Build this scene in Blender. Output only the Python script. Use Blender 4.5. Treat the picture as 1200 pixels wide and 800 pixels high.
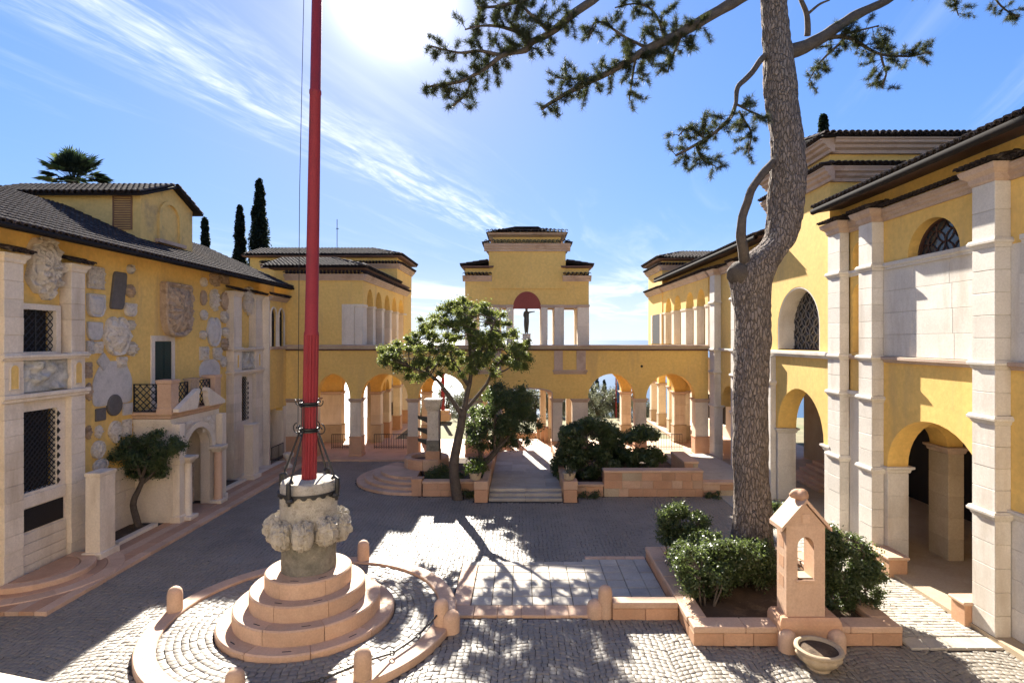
import bpy, math, random
import numpy as np
from mathutils import Vector, Matrix, noise
random.seed(7); RNG = np.random.default_rng(11)
S = bpy.context.scene
C = S.collection
for o in list(bpy.data.objects): bpy.data.objects.remove(o)
# ------------------------------------------------------------------ camera
F = 662.0; H = 6.5; VX, VY = 612.0, 398.0          # focal length in photo pixels, eye height, vanishing point
cam = bpy.data.cameras.new('camera'); camo = bpy.data.objects.new('camera', cam); C.objects.link(camo)
cam.sensor_width = 36; cam.lens = 36*F/1200; cam.shift_x = -12/1200; cam.shift_y = -2/1200
cam.clip_start = .1; cam.clip_end = 200000
camo.location = (0, 0, H); camo.rotation_euler = (math.pi/2, 0, 0); S.camera = camo
# ------------------------------------------------------------------ light
AZ, EL = math.radians(-12.9), math.radians(31.3)    # sun: left of +Y, elevation
SUN = Vector((math.sin(AZ)*math.cos(EL), math.cos(AZ)*math.cos(EL), math.sin(EL)))
sl = bpy.data.lights.new('sun', 'SUN'); sl.energy = 4.6; sl.angle = math.radians(.53); sl.color = (1, .93, .82)
so = bpy.data.objects.new('sun', sl); C.objects.link(so); so.rotation_euler = SUN.to_track_quat('Z', 'Y').to_euler()
so.location = (0, 0, 60)
S.view_settings.view_transform = 'Standard'; S.view_settings.look = 'None'
S.view_settings.exposure = 2.15; S.view_settings.gamma = 1
wd = bpy.data.worlds.new('World'); S.world = wd; wd.use_nodes = True
def world_sky():
    nt = wd.node_tree; nt.nodes.clear(); N = nt.nodes.new; L = nt.links.new
    out = N('ShaderNodeOutputWorld'); bg = N('ShaderNodeBackground'); bg.inputs[1].default_value = .087
    sky = N('ShaderNodeTexSky'); sky.sky_type = 'NISHITA'; sky.sun_disc = False
    sky.sun_elevation = EL; sky.sun_rotation = AZ; sky.altitude = 200
    sky.air_density = 1.0; sky.dust_density = .25; sky.ozone_density = 3.0
    tc = N('ShaderNodeTexCoord')
    def M(op, a, b=None, c=None, clamp=False):
        n = N('ShaderNodeMath'); n.operation = op; n.use_clamp = clamp
        for i, v in enumerate((a, b, c)):
            if v is None: continue
            if isinstance(v, (int, float)): n.inputs[i].default_value = v
            else: L(v, n.inputs[i])
        return n.outputs[0]
    sep = N('ShaderNodeSeparateXYZ'); L(tc.outputs['Generated'], sep.inputs[0])
    dx, dy, dz = sep.outputs
    zc = M('MAXIMUM', dz, .015)
    px, py = M('DIVIDE', dx, zc), M('DIVIDE', dy, zc)
    ca, sa = .958, .286                               # cirrus bands run along this heading on the cloud deck
    along = M('ADD', M('MULTIPLY', px, sa), M('MULTIPLY', py, ca))
    across = M('SUBTRACT', M('MULTIPLY', px, ca), M('MULTIPLY', py, sa))
    def nz(sa_, sc_, scale, detail, dist=0, off=0):
        cb = N('ShaderNodeCombineXYZ'); L(M('MULTIPLY', along, sa_), cb.inputs[0]); L(M('MULTIPLY', across, sc_), cb.inputs[1]); cb.inputs[2].default_value = off
        n = N('ShaderNodeTexNoise'); n.inputs['Scale'].default_value = scale; n.inputs['Detail'].default_value = detail
        n.inputs['Roughness'].default_value = .62; n.inputs['Distortion'].default_value = dist; L(cb.outputs[0], n.inputs['Vector'])
        return n.outputs['Fac']
    def ss(v, a, b):
        m = N('ShaderNodeMapRange'); m.interpolation_type = 'SMOOTHSTEP'; m.inputs[1].default_value = a; m.inputs[2].default_value = b
        L(v, m.inputs[0]); return m.outputs[0]
    wob = M('MULTIPLY', M('SUBTRACT', nz(.6, .6, 1.2, 3), .5), .35)
    v = M('ADD', across, wob)
    edge = M('MULTIPLY', ss(v, -2.12, -1.80), M('SUBTRACT', 1, ss(v, -1.72, -1.2)))
    tail = M('SUBTRACT', 1, ss(along, 4.2, 6.0))
    fib = ss(nz(.8, 4.5, 1.6, 7, .7, 3), .36, .70)
    fine = ss(nz(2.2, 6, 3.0, 8, .5, 5), .25, .75)
    band = M('MULTIPLY', M('MULTIPLY', edge, tail), M('MULTIPLY', fib, M('ADD', M('MULTIPLY', fine, .7), .35)))
    veil = M('MULTIPLY', ss(nz(.25, 1.3, 1.1, 7, .9, 9), .53, .80), .55)
    low = M('MULTIPLY', M('MULTIPLY', ss(dz, .02, .07), M('SUBTRACT', 1, ss(dz, .05, .19))), ss(nz(.16, .55, 1.0, 8, .8, 14), .42, .62))
    cl = M('MINIMUM', M('ADD', M('ADD', M('MULTIPLY', band, .75), M('MULTIPLY', veil, .35)), M('MULTIPLY', low, .75)), .95)
    hs = N('ShaderNodeHueSaturation'); hs.inputs['Saturation'].default_value = 1.12; hs.inputs['Value'].default_value = 1.0
    bw = N('ShaderNodeRGBToBW'); L(sky.outputs[0], bw.inputs[0])      # soft shoulder over the whole sky, like the camera's highlight roll-off
    sc = N('ShaderNodeMixRGB'); sc.blend_type = 'MULTIPLY'; sc.inputs[0].default_value = 1; L(sky.outputs[0], sc.inputs[1])
    L(M('DIVIDE', 1, M('ADD', 1, M('DIVIDE', bw.outputs[0], 3.2))), sc.inputs[2]); tn = N('ShaderNodeMixRGB'); tn.blend_type = 'MULTIPLY'; tn.inputs[0].default_value = 1; L(sc.outputs[0], tn.inputs[1]); tn.inputs[2].default_value = (.84, .85, 1.02, 1); L(tn.outputs[0], hs.inputs['Color'])
    hz = N('ShaderNodeMixRGB'); L(M('MULTIPLY', M('SUBTRACT', 1, ss(dz, -.02, .16)), .75), hz.inputs[0]); L(hs.outputs[0], hz.inputs[1]); hz.inputs[2].default_value = (2.5, 3.0, 3.6, 1)
    mx = N('ShaderNodeMixRGB'); L(cl, mx.inputs[0]); L(hz.outputs[0], mx.inputs[1]); mx.inputs[2].default_value = (3.6, 3.75, 3.95, 1)
    # the sun's own aureole (thin high cloud scatters it forward)
    dp = N('ShaderNodeVectorMath'); dp.operation = 'DOT_PRODUCT'; L(tc.outputs['Generated'], dp.inputs[0]); dp.inputs[1].default_value = SUN
    d = M('MAXIMUM', dp.outputs['Value'], 0)
    g = M('ADD', M('MULTIPLY', M('POWER', d, 1100), 40), M('ADD', M('MULTIPLY', M('POWER', d, 230), 2.6), M('MULTIPLY', M('POWER', d, 26), .12)))
    gl = N('ShaderNodeMixRGB'); gl.blend_type = 'ADD'; gl.inputs[0].default_value = 1; L(mx.outputs[0], gl.inputs[1])
    gc = N('ShaderNodeCombineXYZ'); L(g, gc.inputs[0]); L(M('MULTIPLY', g, .98), gc.inputs[1]); L(M('MULTIPLY', g, .93), gc.inputs[2])
    L(gc.outputs[0], gl.inputs[2])
    L(gl.outputs[0], bg.inputs[0]); L(bg.outputs[0], out.inputs[0])
world_sky()
# ------------------------------------------------------------------ helpers
def W(x, y, Y): return Vector(((x-VX)*Y/F, Y, H-(y-VY)*Y/F))         # photo pixel at a known distance
def xs(x, Y): return (x-VX)*Y/F
def zs(y, Y): return H-(y-VY)*Y/F
def yOn(x, X): return X*F/(x-VX)                                      # distance where a pixel column meets the plane X
class MB:
    def __init__(s): s.v = []; s.f = []
    def add(s, vs, fs):
        o = len(s.v); s.v.extend([tuple(p) for p in vs]); s.f.extend([[i+o for i in f] for f in fs]); return s
    def box(s, x0, x1, y0, y1, z0, z1):
        v = [(x, y, z) for x in (x0, x1) for y in (y0, y1) for z in (z0, z1)]
        return s.add(v, [(0,1,3,2),(4,6,7,5),(0,4,5,1),(2,3,7,6),(0,2,6,4),(1,5,7,3)])
    def cbox(s, x0, x1, y0, y1, z0, z1, b=.012):
        lo, hi = (x0,y0,z0), (x1,y1,z1); b = min(b, *(abs(hi[k]-lo[k])*.45 for k in range(3))); ctr = [(lo[k]+hi[k])/2 for k in range(3)]
        vs = []; 
        for c in range(8):
            bit = [(c>>k)&1 for k in range(3)]
            for a in range(3):
                vs.append(tuple((hi[k] if bit[k] else lo[k]) + (0 if k == a else (-b if bit[k] else b)) for k in range(3)))
        fs = []
        for a in range(3):
            p, q = [k for k in range(3) if k != a]
            for sg in (0, 1):
                fs.append([((sg<<a)|(i<<p)|(j<<q))*3+a for i, j in ((0,0),(1,0),(1,1),(0,1))])
            for i in (0, 1):
                for j in (0, 1):
                    c1 = (i<<p)|(j<<q); c2 = c1|(1<<a); fs.append([c1*3+p, c1*3+q, c2*3+q, c2*3+p])
        for c in range(8): fs.append([c*3, c*3+1, c*3+2])
        out = []
        for f in fs:
            P = [Vector(vs[i]) for i in f]; n = (P[1]-P[0]).cross(P[2]-P[0]); m = sum(P, Vector())/len(P)-Vector(ctr)
            out.append(f if n.dot(m) > 0 else f[::-1])
        return s.add(vs, out)
    def loft(s, rings, cap0=True, cap1=True, closed=True):
        n = len(rings[0]); vs = [p for r in rings for p in r]; fs = []
        for k in range(len(rings)-1):
            for i in range(n if closed else n-1):
                j = (i+1) % n; fs.append((k*n+i, k*n+j, (k+1)*n+j, (k+1)*n+i))
        if cap0: fs.append(tuple(range(n))[::-1])
        if cap1: fs.append(tuple(range((len(rings)-1)*n, len(rings)*n)))
        return s.add(vs, fs)
    def rect(s, x0, x1, y0, y1, prof):                                # stacked rectangle, prof = [(z, outset)]
        return s.loft([[(x0-o,y0-o,z),(x1+o,y0-o,z),(x1+o,y1+o,z),(x0-o,y1+o,z)] for z, o in prof])
    def lathe(s, prof, cx, cy, n=24, fn=None):
        rs = []
        for r, z in prof:
            ring = []
            for i in range(n):
                a = 2*math.pi*i/n; rr = r*(fn(a, z) if fn else 1); ring.append((cx+rr*math.cos(a), cy+rr*math.sin(a), z))
            rs.append(ring)
        return s.loft(rs)
    def tube(s, pts, rad, n=8, wob=0):
        pts = [Vector(p) for p in pts]; m = len(pts); rad = rad if isinstance(rad, (list, tuple)) else [rad]*m
        rings = []; up = None
        for i in range(m):
            t = (pts[min(i+1, m-1)]-pts[max(i-1, 0)]).normalized()
            if up is None: up = Vector((0,0,1)) if abs(t.z) < .9 else Vector((1,0,0))
            a = t.cross(up).normalized(); up = a.cross(t).normalized()
            ring = []
            for k in range(n):
                th = 2*math.pi*k/n; r = rad[i]
                p = pts[i]+(a*math.cos(th)+up*math.sin(th))*r
                if wob: p += (p-pts[i])*wob*noise.noise(p*1.7)
                ring.append(p)
            rings.append(ring)
        return s.loft(rings)
    def sector(s, cx, cy, r0, r1, a0, a1, z0, z1, n=6, b=.015):        # curved kerb or step stone
        P = [(r0,z0),(r1,z0),(r1,z1-b),(r1-b,z1),(r0+b,z1),(r0,z1-b)]
        return s.loft([[(cx+r*math.cos(a0+(a1-a0)*i/n), cy+r*math.sin(a0+(a1-a0)*i/n), z) for r, z in P] for i in range(n+1)])
    def prism(s, poly, fn, c0, c1):                                    # poly [(a,b)] extruded from c0 to c1, fn(a,b,c) -> point
        return s.loft([[fn(a, b, c0) for a, b in poly], [fn(a, b, c1) for a, b in poly]])
def fY(Y0): return lambda u, d, z: (u, Y0+d, z)      # wall facing the camera
def fR(X0): return lambda u, d, z: (X0+d, u, z)      # wall on the right, facing -X
def fL(X0): return lambda u, d, z: (X0-d, u, z)      # wall on the left, facing +X
def wall_with(mb, fn, u0, u1, z0, z1, t, ops, n=18):
    # ops: (ua, ub, zbottom, zspring, rise)
    def bx(a, b, c, d):
        if b-a > 1e-4 and d-c > 1e-4:
            mb.loft([[fn(a,0,c),fn(b,0,c),fn(b,t,c),fn(a,t,c)],[fn(a,0,d),fn(b,0,d),fn(b,t,d),fn(a,t,d)]])
    cur = u0
    for ua, ub, zb, zsp, rise in sorted(ops):
        bx(cur, ua, z0, z1); bx(ua, ub, z0, zb)
        if rise <= 0: bx(ua, ub, zsp, z1)
        else:
            uc, hw = (ua+ub)/2, (ub-ua)/2
            P = [(uc-hw*math.cos(math.pi*i/n), zsp+rise*math.sin(math.pi*i/n)) for i in range(n+1)]
            vs = []; fs = []
            for (u, z) in P: vs += [fn(u,0,z), fn(u,t,z), fn(u,0,z1), fn(u,t,z1)]
            for i in range(n):
                a, b = i*4, i*4+4
                fs += [(a,b,b+2,a+2),(a+1,a+3,b+3,b+1),(a,a+1,b+1,b),(a+2,b+2,b+3,a+3)]
            mb.add(vs, fs)
        cur = ub
    bx(cur, u1, z0, z1)
    return mb
import bmesh
def obj(name, mb, mat, parent=None, smooth=None, recalc=True):
    me = bpy.data.meshes.new(name)
    if isinstance(mb, MB): me.from_pydata(mb.v, [], mb.f)
    if recalc:
        bm = bmesh.new(); bm.from_mesh(me); bmesh.ops.recalc_face_normals(bm, faces=bm.faces); bm.to_mesh(me); bm.free()
    if smooth is not None:
        me.polygons.foreach_set('use_smooth', [True]*len(me.polygons))
        if smooth < 3: me.set_sharp_from_angle(angle=smooth)
    me.materials.append(mat); me.update()
    o = bpy.data.objects.new(name, me); C.objects.link(o)
    if parent: o.parent = parent; o.matrix_parent_inverse = parent.matrix_basis.inverted()
    return o
def raw(name, V, Fq, mat, parent=None):                                # numpy verts and equal-sized faces
    me = bpy.data.meshes.new(name); k = Fq.shape[1]
    me.vertices.add(len(V)); me.vertices.foreach_set('co', V.astype(np.float32).ravel())
    me.loops.add(Fq.size); me.loops.foreach_set('vertex_index', Fq.astype(np.int32).ravel())
    me.polygons.add(len(Fq)); me.polygons.foreach_set('loop_start', np.arange(0, Fq.size, k, dtype=np.int32))
    me.update(calc_edges=True); me.validate(); me.materials.append(mat)
    o = bpy.data.objects.new(name, me); C.objects.link(o)
    if parent: o.parent = parent; o.matrix_parent_inverse = parent.matrix_basis.inverted()
    return o
def tag(o, label, cat, group=None):
    o['label'] = label; o['category'] = cat
    if group: o['group'] = group
    return o
def struct(o): o['kind'] = 'structure'; return o
def stuff(o): o['kind'] = 'stuff'; return o
def thing(name, label, cat, loc=(0,0,0), group=None):
    e = bpy.data.objects.new(name, None); e.location = loc; C.objects.link(e); e.empty_display_size = .3
    return tag(e, label, cat, group)
# ------------------------------------------------------------------ materials
def mat(name, col, col2=None, rough=.85, s1=1.2, s2=14, bump=.25, bs=40, var=.0, dirt=None, dirt_s=.5, spec=.3, bd=.012, tl=None, streak=False):
    m = bpy.data.materials.new(name); m.use_nodes = True; nt = m.node_tree; N = nt.nodes.new; L = nt.links.new
    b = nt.nodes['Principled BSDF']; b.inputs['Roughness'].default_value = rough; b.inputs['Specular IOR Level'].default_value = spec
    geo = N('ShaderNodeNewGeometry'); pos = geo.outputs['Position']
    def nz(sc, det=5, ro=.6, vec=None):
        n = N('ShaderNodeTexNoise'); n.inputs['Scale'].default_value = sc; n.inputs['Detail'].default_value = det; n.inputs['Roughness'].default_value = ro
        L(vec or pos, n.inputs['Vector']); return n.outputs['Fac']
    def ramp(v, a, c):
        r = N('ShaderNodeMapRange'); r.inputs[1].default_value = a; r.inputs[2].default_value = c; L(v, r.inputs[0]); return r.outputs[0]
    def mix(f, a, c, mode='MIX'):
        n = N('ShaderNodeMixRGB'); n.blend_type = mode
        if isinstance(f, float): n.inputs[0].default_value = f
        else: L(f, n.inputs[0])
        for i, q in ((1, a), (2, c)):
            if isinstance(q, tuple): n.inputs[i].default_value = (*q, 1)
            else: L(q, n.inputs[i])
        return n.outputs[0]
    c2 = col2 or tuple(x*.72 for x in col)
    c = mix(ramp(nz(s1), .3, .7), col, c2)
    c = mix(ramp(nz(s2, 6, .7), .35, .75), c, mix(.5, c, tuple(x*.6 for x in c2)))
    if dirt:
        vec = None
        if streak:
            mp = N('ShaderNodeMapping'); mp.inputs['Scale'].default_value = (1, 1, .22); L(pos, mp.inputs[0]); vec = mp.outputs[0]
        d = nz(dirt_s, 8, .68, vec); c = mix(ramp(d, .52, .74), c, dirt)
    if var:
        oi = N('ShaderNodeObjectInfo'); hs = N('ShaderNodeHueSaturation'); L(c, hs.inputs['Color'])
        L(ramp2(N, L, oi.outputs['Random'], 1-var, 1+var), hs.inputs['Value']); c = hs.outputs[0]
    L(c, b.inputs['Base Color'])
    if bump:
        bn = N('ShaderNodeBump'); bn.inputs['Strength'].default_value = bump; bn.inputs['Distance'].default_value = bd; L(nz(bs, 6, .65), bn.inputs['Height'])
        L(bn.outputs[0], b.inputs['Normal'])
    if tl:
        t = N('ShaderNodeBsdfTranslucent'); L(mix(.5, c, tl), t.inputs[0]); ms = N('ShaderNodeMixShader'); ms.inputs[0].default_value = .42
        L(b.outputs[0], ms.inputs[1]); L(t.outputs[0], ms.inputs[2]); L(ms.outputs[0], nt.nodes['Material Output'].inputs[0])
    return m
def ramp2(N, L, v, a, c):
    r = N('ShaderNodeMapRange'); r.inputs[3].default_value = a; r.inputs[4].default_value = c; L(v, r.inputs[0]); return r.outputs[0]
m_yel = mat('stucco_yellow', (.85,.57,.175), (.76,.485,.14), .9, .45, 7, .35, 24, dirt=(.55,.36,.145), dirt_s=.9, streak=True)
m_yelold = mat('stucco_weathered', (.72,.50,.18), (.66,.44,.145), .9, .6, 6, .3, 25, dirt=(.24,.19,.12), dirt_s=.55)
m_stone = mat('pale_limestone', (.77,.665,.525), (.70,.59,.445), .8, 1.6, 18, .3, 55, var=.07, dirt=(.46,.36,.25), dirt_s=.9, streak=True)
m_stoneR = mat('grey_white_limestone', (.69,.64,.565), (.60,.55,.475), .8, 1.5, 22, .35, 70, var=.07, dirt=(.44,.37,.29), dirt_s=1.1, streak=True)
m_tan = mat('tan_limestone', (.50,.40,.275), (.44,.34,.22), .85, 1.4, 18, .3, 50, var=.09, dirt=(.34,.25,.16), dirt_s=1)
m_pink = mat('pink_marble', (.55,.325,.195), (.48,.265,.15), .72, 2.2, 20, .3, 60, var=.12, dirt=(.40,.245,.145), dirt_s=2.6)
m_pinkpale = mat('rose_marble', (.61,.41,.275), (.55,.35,.225), .7, 2.0, 24, .3, 60, var=.10, dirt=(.42,.28,.18), dirt_s=1.5)
m_mould = mat('rose_moulding', (.55,.41,.31), (.47,.34,.25), .8, 1.5, 20, .3, 50, var=.08, dirt=(.30,.19,.13), dirt_s=1)
m_brown = mat('umber_moulding', (.20,.115,.085), (.15,.085,.065), .85, 2, 20, .3, 50)
m_redpl = mat('red_plaster', (.33,.085,.06), (.27,.065,.05), .9, 1, 12, .2, 30)
m_tile = mat('roof_tile', (.07,.052,.046), (.034,.028,.027), 1.0, 1.4, 9, .5, 30, dirt=(.17,.14,.12), dirt_s=4.5, spec=.1, bd=.02)
m_gutter = mat('dark_gutter', (.018,.014,.013), None, 1.0, 3, 20, .1, 30)
m_cob = mat('porphyry_setts', (.265,.233,.186), (.185,.16,.126), .57, .8, 60, .45, 140, dirt=(.13,.115,.096), dirt_s=.45, spec=.55, bd=.006)
m_joint = mat('joint_sand', (.085,.076,.064), (.06,.054,.046), .95, 3, 40, .5, 80)
m_slab = mat('grey_slab', (.46,.415,.345), (.38,.335,.27), .7, 2, 30, .3, 70, var=.14, dirt=(.27,.25,.215), dirt_s=1.2)
m_soil = mat('soil', (.10,.065,.04), (.06,.04,.026), .95, 3, 30, .9, 40, dirt=(.19,.135,.085), dirt_s=2.2, bd=.03)
m_iron = mat('black_iron', (.018,.017,.016), None, .5, 5, 40, .2, 60, spec=.5)
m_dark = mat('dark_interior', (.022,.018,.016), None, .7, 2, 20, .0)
m_glass = mat('dark_glass', (.05,.06,.072), (.02,.024,.03), .12, 6, 30, .05, 20, spec=.6)
m_lead = mat('lead_lattice', (.21,.19,.17), (.13,.115,.10), .55, 4, 30, .2, 40)
m_shut = mat('green_shutter', (.018,.045,.04), None, .5, 3, 30, .1, 30)
m_woodsh = mat('brown_shutter', (.27,.145,.07), (.2,.10,.05), .7, 3, 30, .3, 40)
m_wood = mat('dark_wood', (.075,.035,.025), None, .6, 3, 30, .3, 40)
m_red = mat('red_paint', (.30,.03,.036), (.235,.024,.03), .62, 1.3, 30, .3, 40, dirt=(.135,.03,.03), dirt_s=2.6, spec=.25, streak=True)
m_old = mat('weathered_grey_stone', (.30,.27,.21), (.15,.14,.11), .9, 5, 22, .8, 30, dirt=(.10,.095,.07), dirt_s=4, bd=.03)
m_white = mat('white_carved_marble', (.80,.72,.60), (.70,.61,.49), .75, 4, 30, 1.0, 34, var=.08, dirt=(.34,.27,.19), dirt_s=10, bd=.05)
m_cap = mat('weathered_carving', (.60,.54,.44), (.42,.37,.29), .85, 5, 26, 1.0, 30, dirt=(.20,.175,.13), dirt_s=6, bd=.04)
m_grey = mat('grey_stone_relief', (.58,.53,.47), (.49,.45,.39), .8, 4, 20, .5, 26, var=.12, dirt=(.36,.335,.30), dirt_s=4, bd=.02)
m_dgrey = mat('dark_grey_stone_relief', (.15,.135,.12), (.115,.10,.09), .85, 4, 20, .5, 26, bd=.02)
m_ocrel = mat('brown_stone_relief', (.54,.40,.27), (.40,.285,.185), .85, 5, 20, .8, 26, var=.1, dirt=(.17,.115,.075), dirt_s=4, bd=.03)
m_bark = mat('pine_bark', (.32,.26,.215), (.215,.172,.14), .95, 4, 14, 1.0, 16, dirt=(.13,.10,.082), dirt_s=7, bd=.05)
def bark_plates(m):
    nt = m.node_tree; N = nt.nodes.new; L = nt.links.new; b = nt.nodes['Principled BSDF']; src = b.inputs['Base Color'].links[0].from_socket
    g = N('ShaderNodeNewGeometry'); mp = N('ShaderNodeMapping'); mp.inputs['Scale'].default_value = (14, 14, 4.6); L(g.outputs['Position'], mp.inputs[0])
    nz = N('ShaderNodeTexNoise'); nz.inputs['Scale'].default_value = 3; nz.inputs['Detail'].default_value = 4; L(g.outputs['Position'], nz.inputs['Vector'])
    ad = N('ShaderNodeMixRGB'); ad.blend_type = 'ADD'; ad.inputs[0].default_value = 1.6; L(mp.outputs[0], ad.inputs[1]); L(nz.outputs['Color'], ad.inputs[2])
    v = N('ShaderNodeTexVoronoi'); v.feature = 'DISTANCE_TO_EDGE'; v.inputs['Scale'].default_value = 1; L(ad.outputs[0], v.inputs['Vector'])
    r = N('ShaderNodeMapRange'); r.inputs[1].default_value = -.03; r.inputs[2].default_value = .14; L(v.outputs['Distance'], r.inputs[0])
    mx = N('ShaderNodeMixRGB'); L(r.outputs[0], mx.inputs[0]); mx.inputs[1].default_value = (.135,.107,.087,1); L(src, mx.inputs[2]); L(mx.outputs[0], b.inputs['Base Color'])
    bp = N('ShaderNodeBump'); bp.inputs['Strength'].default_value = 1; bp.inputs['Distance'].default_value = .05; L(r.outputs[0], bp.inputs['Height'])
    L(b.inputs['Normal'].links[0].from_socket, bp.inputs['Normal']); L(bp.outputs[0], b.inputs['Normal'])
bark_plates(m_bark)
m_bark2 = mat('brown_bark', (.13,.105,.08), (.08,.062,.048), .95, 6, 24, .9, 22, bd=.03)
m_twig = mat('dark_twig', (.055,.042,.034), None, .9, 6, 30, .3, 40)
m_bronze = mat('dark_bronze', (.03,.028,.026), (.045,.05,.042), .42, 5, 30, .1, 40, spec=.6)
m_needle = mat('pine_needles', (.035,.052,.018), (.05,.045,.018), .6, 3, 20, 0, tl=(.09,.11,.03))
m_leafA = mat('bright_leaves', (.125,.15,.045), (.07,.098,.03), .55, 5, 26, 0, tl=(.42,.48,.10), spec=.25)
m_leafB = mat('dark_leaves', (.08,.115,.045), (.045,.07,.028), .4, 6, 28, 0, tl=(.25,.33,.08), spec=.5)
m_leafC = mat('shrub_leaves', (.085,.115,.045), (.045,.07,.026), .38, 7, 30, 0, tl=(.22,.29,.07), spec=.5)
m_olive = mat('olive_leaves', (.15,.165,.115), (.09,.105,.065), .5, .8, 4, 0, tl=(.18,.19,.1))
m_cyp = mat('cypress_leaves', (.018,.03,.016), (.011,.019,.011), .7, 1.5, 6, 0, tl=(.03,.05,.02))
m_fresh = mat('fresh_leaves', (.10,.17,.03), (.06,.11,.025), .4, 3, 8, 0, tl=(.3,.4,.05))
m_grass = mat('garden_ground', (.10,.115,.045), (.16,.13,.075), .95, .2, 3, .4, 6, dirt=(.26,.22,.13), dirt_s=.12)
m_water = mat('lake_water', (.03,.075,.13), (.035,.085,.14), .32, .0008, .01, .0, spec=.5)
m_blue = mat('blue_cloth', (.03,.13,.42), None, .8, 3, 20, 0)
m_redc = mat('red_cloth', (.45,.04,.04), None, .8, 3, 20, 0)
m_terra = mat('terracotta', (.36,.17,.09), None, .8, 3, 20, .3, 40)
# ================================================================== SETTING
def ground():
    Ys = [-120,-30,0,30,47.5,48.5,60,75,95,130,180,260,400,700]; Zs = [-.05,-.05,-.05,-.05,-.05,-1.2,-4,-7,-11,-18,-26,-42,-62,-80]
    Xs = [-700,-300,-120,-60,-30,-15,0,15,30,60,120,300,700]; mb = MB()
    for y, z in zip(Ys, Zs):
        for x in Xs: mb.v.append((x, y, z - (noise.noise(Vector((x*.02, y*.02, 0)))*2 if y > 60 else 0)))
    n = len(Xs)
    for i in range(len(Ys)-1):
        for j in range(n-1): mb.f.append([i*n+j, i*n+j+1, (i+1)*n+j+1, (i+1)*n+j])
    struct(obj('ground', mb, m_grass, smooth=4))
ground()
struct(obj('lake', MB().add([(-90000,180,-70),(90000,180,-70),(90000,110000,-70),(-90000,110000,-70)], [(0,1,2,3)]), m_water))
PLAZA = struct(obj('plaza', MB().box(-13.7, 10.6, -3, 31, -.04, -.012), m_joint))
# ------- paving setts: fan-laid stones, joined geometry
FX, FY_ = -4.97, 13.17                               # flagpole centre
def keep(X, Y):
    k = np.hypot(X-FX, Y-FY_) > 3.43
    k &= ~((X > -1.78) & (X < 3.75) & (Y > 13.17) & (Y < 16.9) & ~((X < 1.86) & (Y > 16.46)))
    k &= ~((X > 3.6) & (X < 8.2) & (Y > 11.95) & (Y < 16.8))
    k &= (X > -11.3) | ((Y < 13.5) & (X > -13.6))
    k &= (X < 8.15) | (Y < 11.8)
    k &= ~((Y > 22.5) & (X > -2.0) & (X < 2.25))
    k &= ~((Y > 23.35) & (X > -4.3)); k &= Y < 30.2
    k &= np.hypot(X+4.7, Y-26.5) > 3.0
    k &= X < 10.1
    return k
def sett_mesh(Q, hz, inset=.007, depth=.05):
    # Q: (n,4,2) quads, hz: (n,) top heights -> flat top with worn edges
    n = len(Q); c = Q.mean(1, keepdims=True); d = Q-c; L = np.linalg.norm(d, axis=2, keepdims=True)
    q0 = c+d*(1-.0065/L); q1 = c+d*(1-(.0065+inset)/L)
    V = np.zeros((n, 12, 3)); V[:, :4, :2] = q0; V[:, :4, 2] = (hz-depth)[:, None]
    V[:, 4:8, :2] = q0; V[:, 4:8, 2] = (hz-.004)[:, None]
    tilt = RNG.normal(0, .0022, (n, 4)); V[:, 8:, :2] = q1; V[:, 8:, 2] = hz[:, None]+tilt
    f = []
    for i in range(4):
        j = (i+1) % 4; f += [[i, j, 4+j, 4+i], [4+i, 4+j, 8+j, 8+i]]
    f.append([8,9,10,11]); f = np.array(f)
    Fq = (f[None]+12*np.arange(n)[:, None, None]).reshape(-1, 4)
    return V.reshape(-1, 3), Fq
def fan_setts():
    w, R, s = 1.75, 1.8, .128; out = []
    nb = 14
    half = math.asin(w/2/R)
    for k in range(-9, 8):
        xc = k*w+.4
        for j in range(-30, 195):
            ang = np.linspace(-half, half, nb+1) + RNG.uniform(-.012, .012)
            u = R*np.sin(ang); u[0], u[-1] = -w/2, w/2; v = R*np.cos(ang)-R*math.cos(half)
            y0 = 8.2+j*s+v
            x = xc+u
            Q = np.stack([np.stack([x[:-1], y0[:-1]], 1), np.stack([x[1:], y0[1:]], 1), np.stack([x[1:], y0[1:]+s], 1), np.stack([x[:-1], y0[:-1]+s], 1)], 1)
            out.append(Q)
    Q = np.concatenate(out); c = Q.mean(1); k = keep(c[:, 0], c[:, 1]) & (c[:, 1] > 6.5); Q = Q[k]
    Q = Q+RNG.normal(0, .007, Q.shape)
    V, Fq = sett_mesh(Q, .004+RNG.normal(0, .0035, len(Q)))
    stuff(raw('paving_setts', V, Fq, m_cob, PLAZA))
fan_setts()
def ring_setts():
    out = []; r = 1.97
    while r < 3.0:
        s = .146; n = int(2*math.pi*r/.15); a = np.linspace(0, 2*math.pi, n+1)+RNG.uniform(0, .1)
        p = lambda rr, aa: np.stack([FX+rr*np.cos(aa), FY_+rr*np.sin(aa)], 1)
        out.append(np.stack([p(r, a[:-1]), p(r, a[1:]), p(r+s, a[1:]), p(r+s, a[:-1])], 1)); r += s
    Q = np.concatenate(out); Q = Q+RNG.normal(0, .006, Q.shape)
    V, Fq = sett_mesh(Q, .09+RNG.normal(0, .004, len(Q)), depth=.1)
    stuff(raw('ring_paving_setts', V, Fq, m_cob, PLAZA))
ring_setts()
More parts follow.
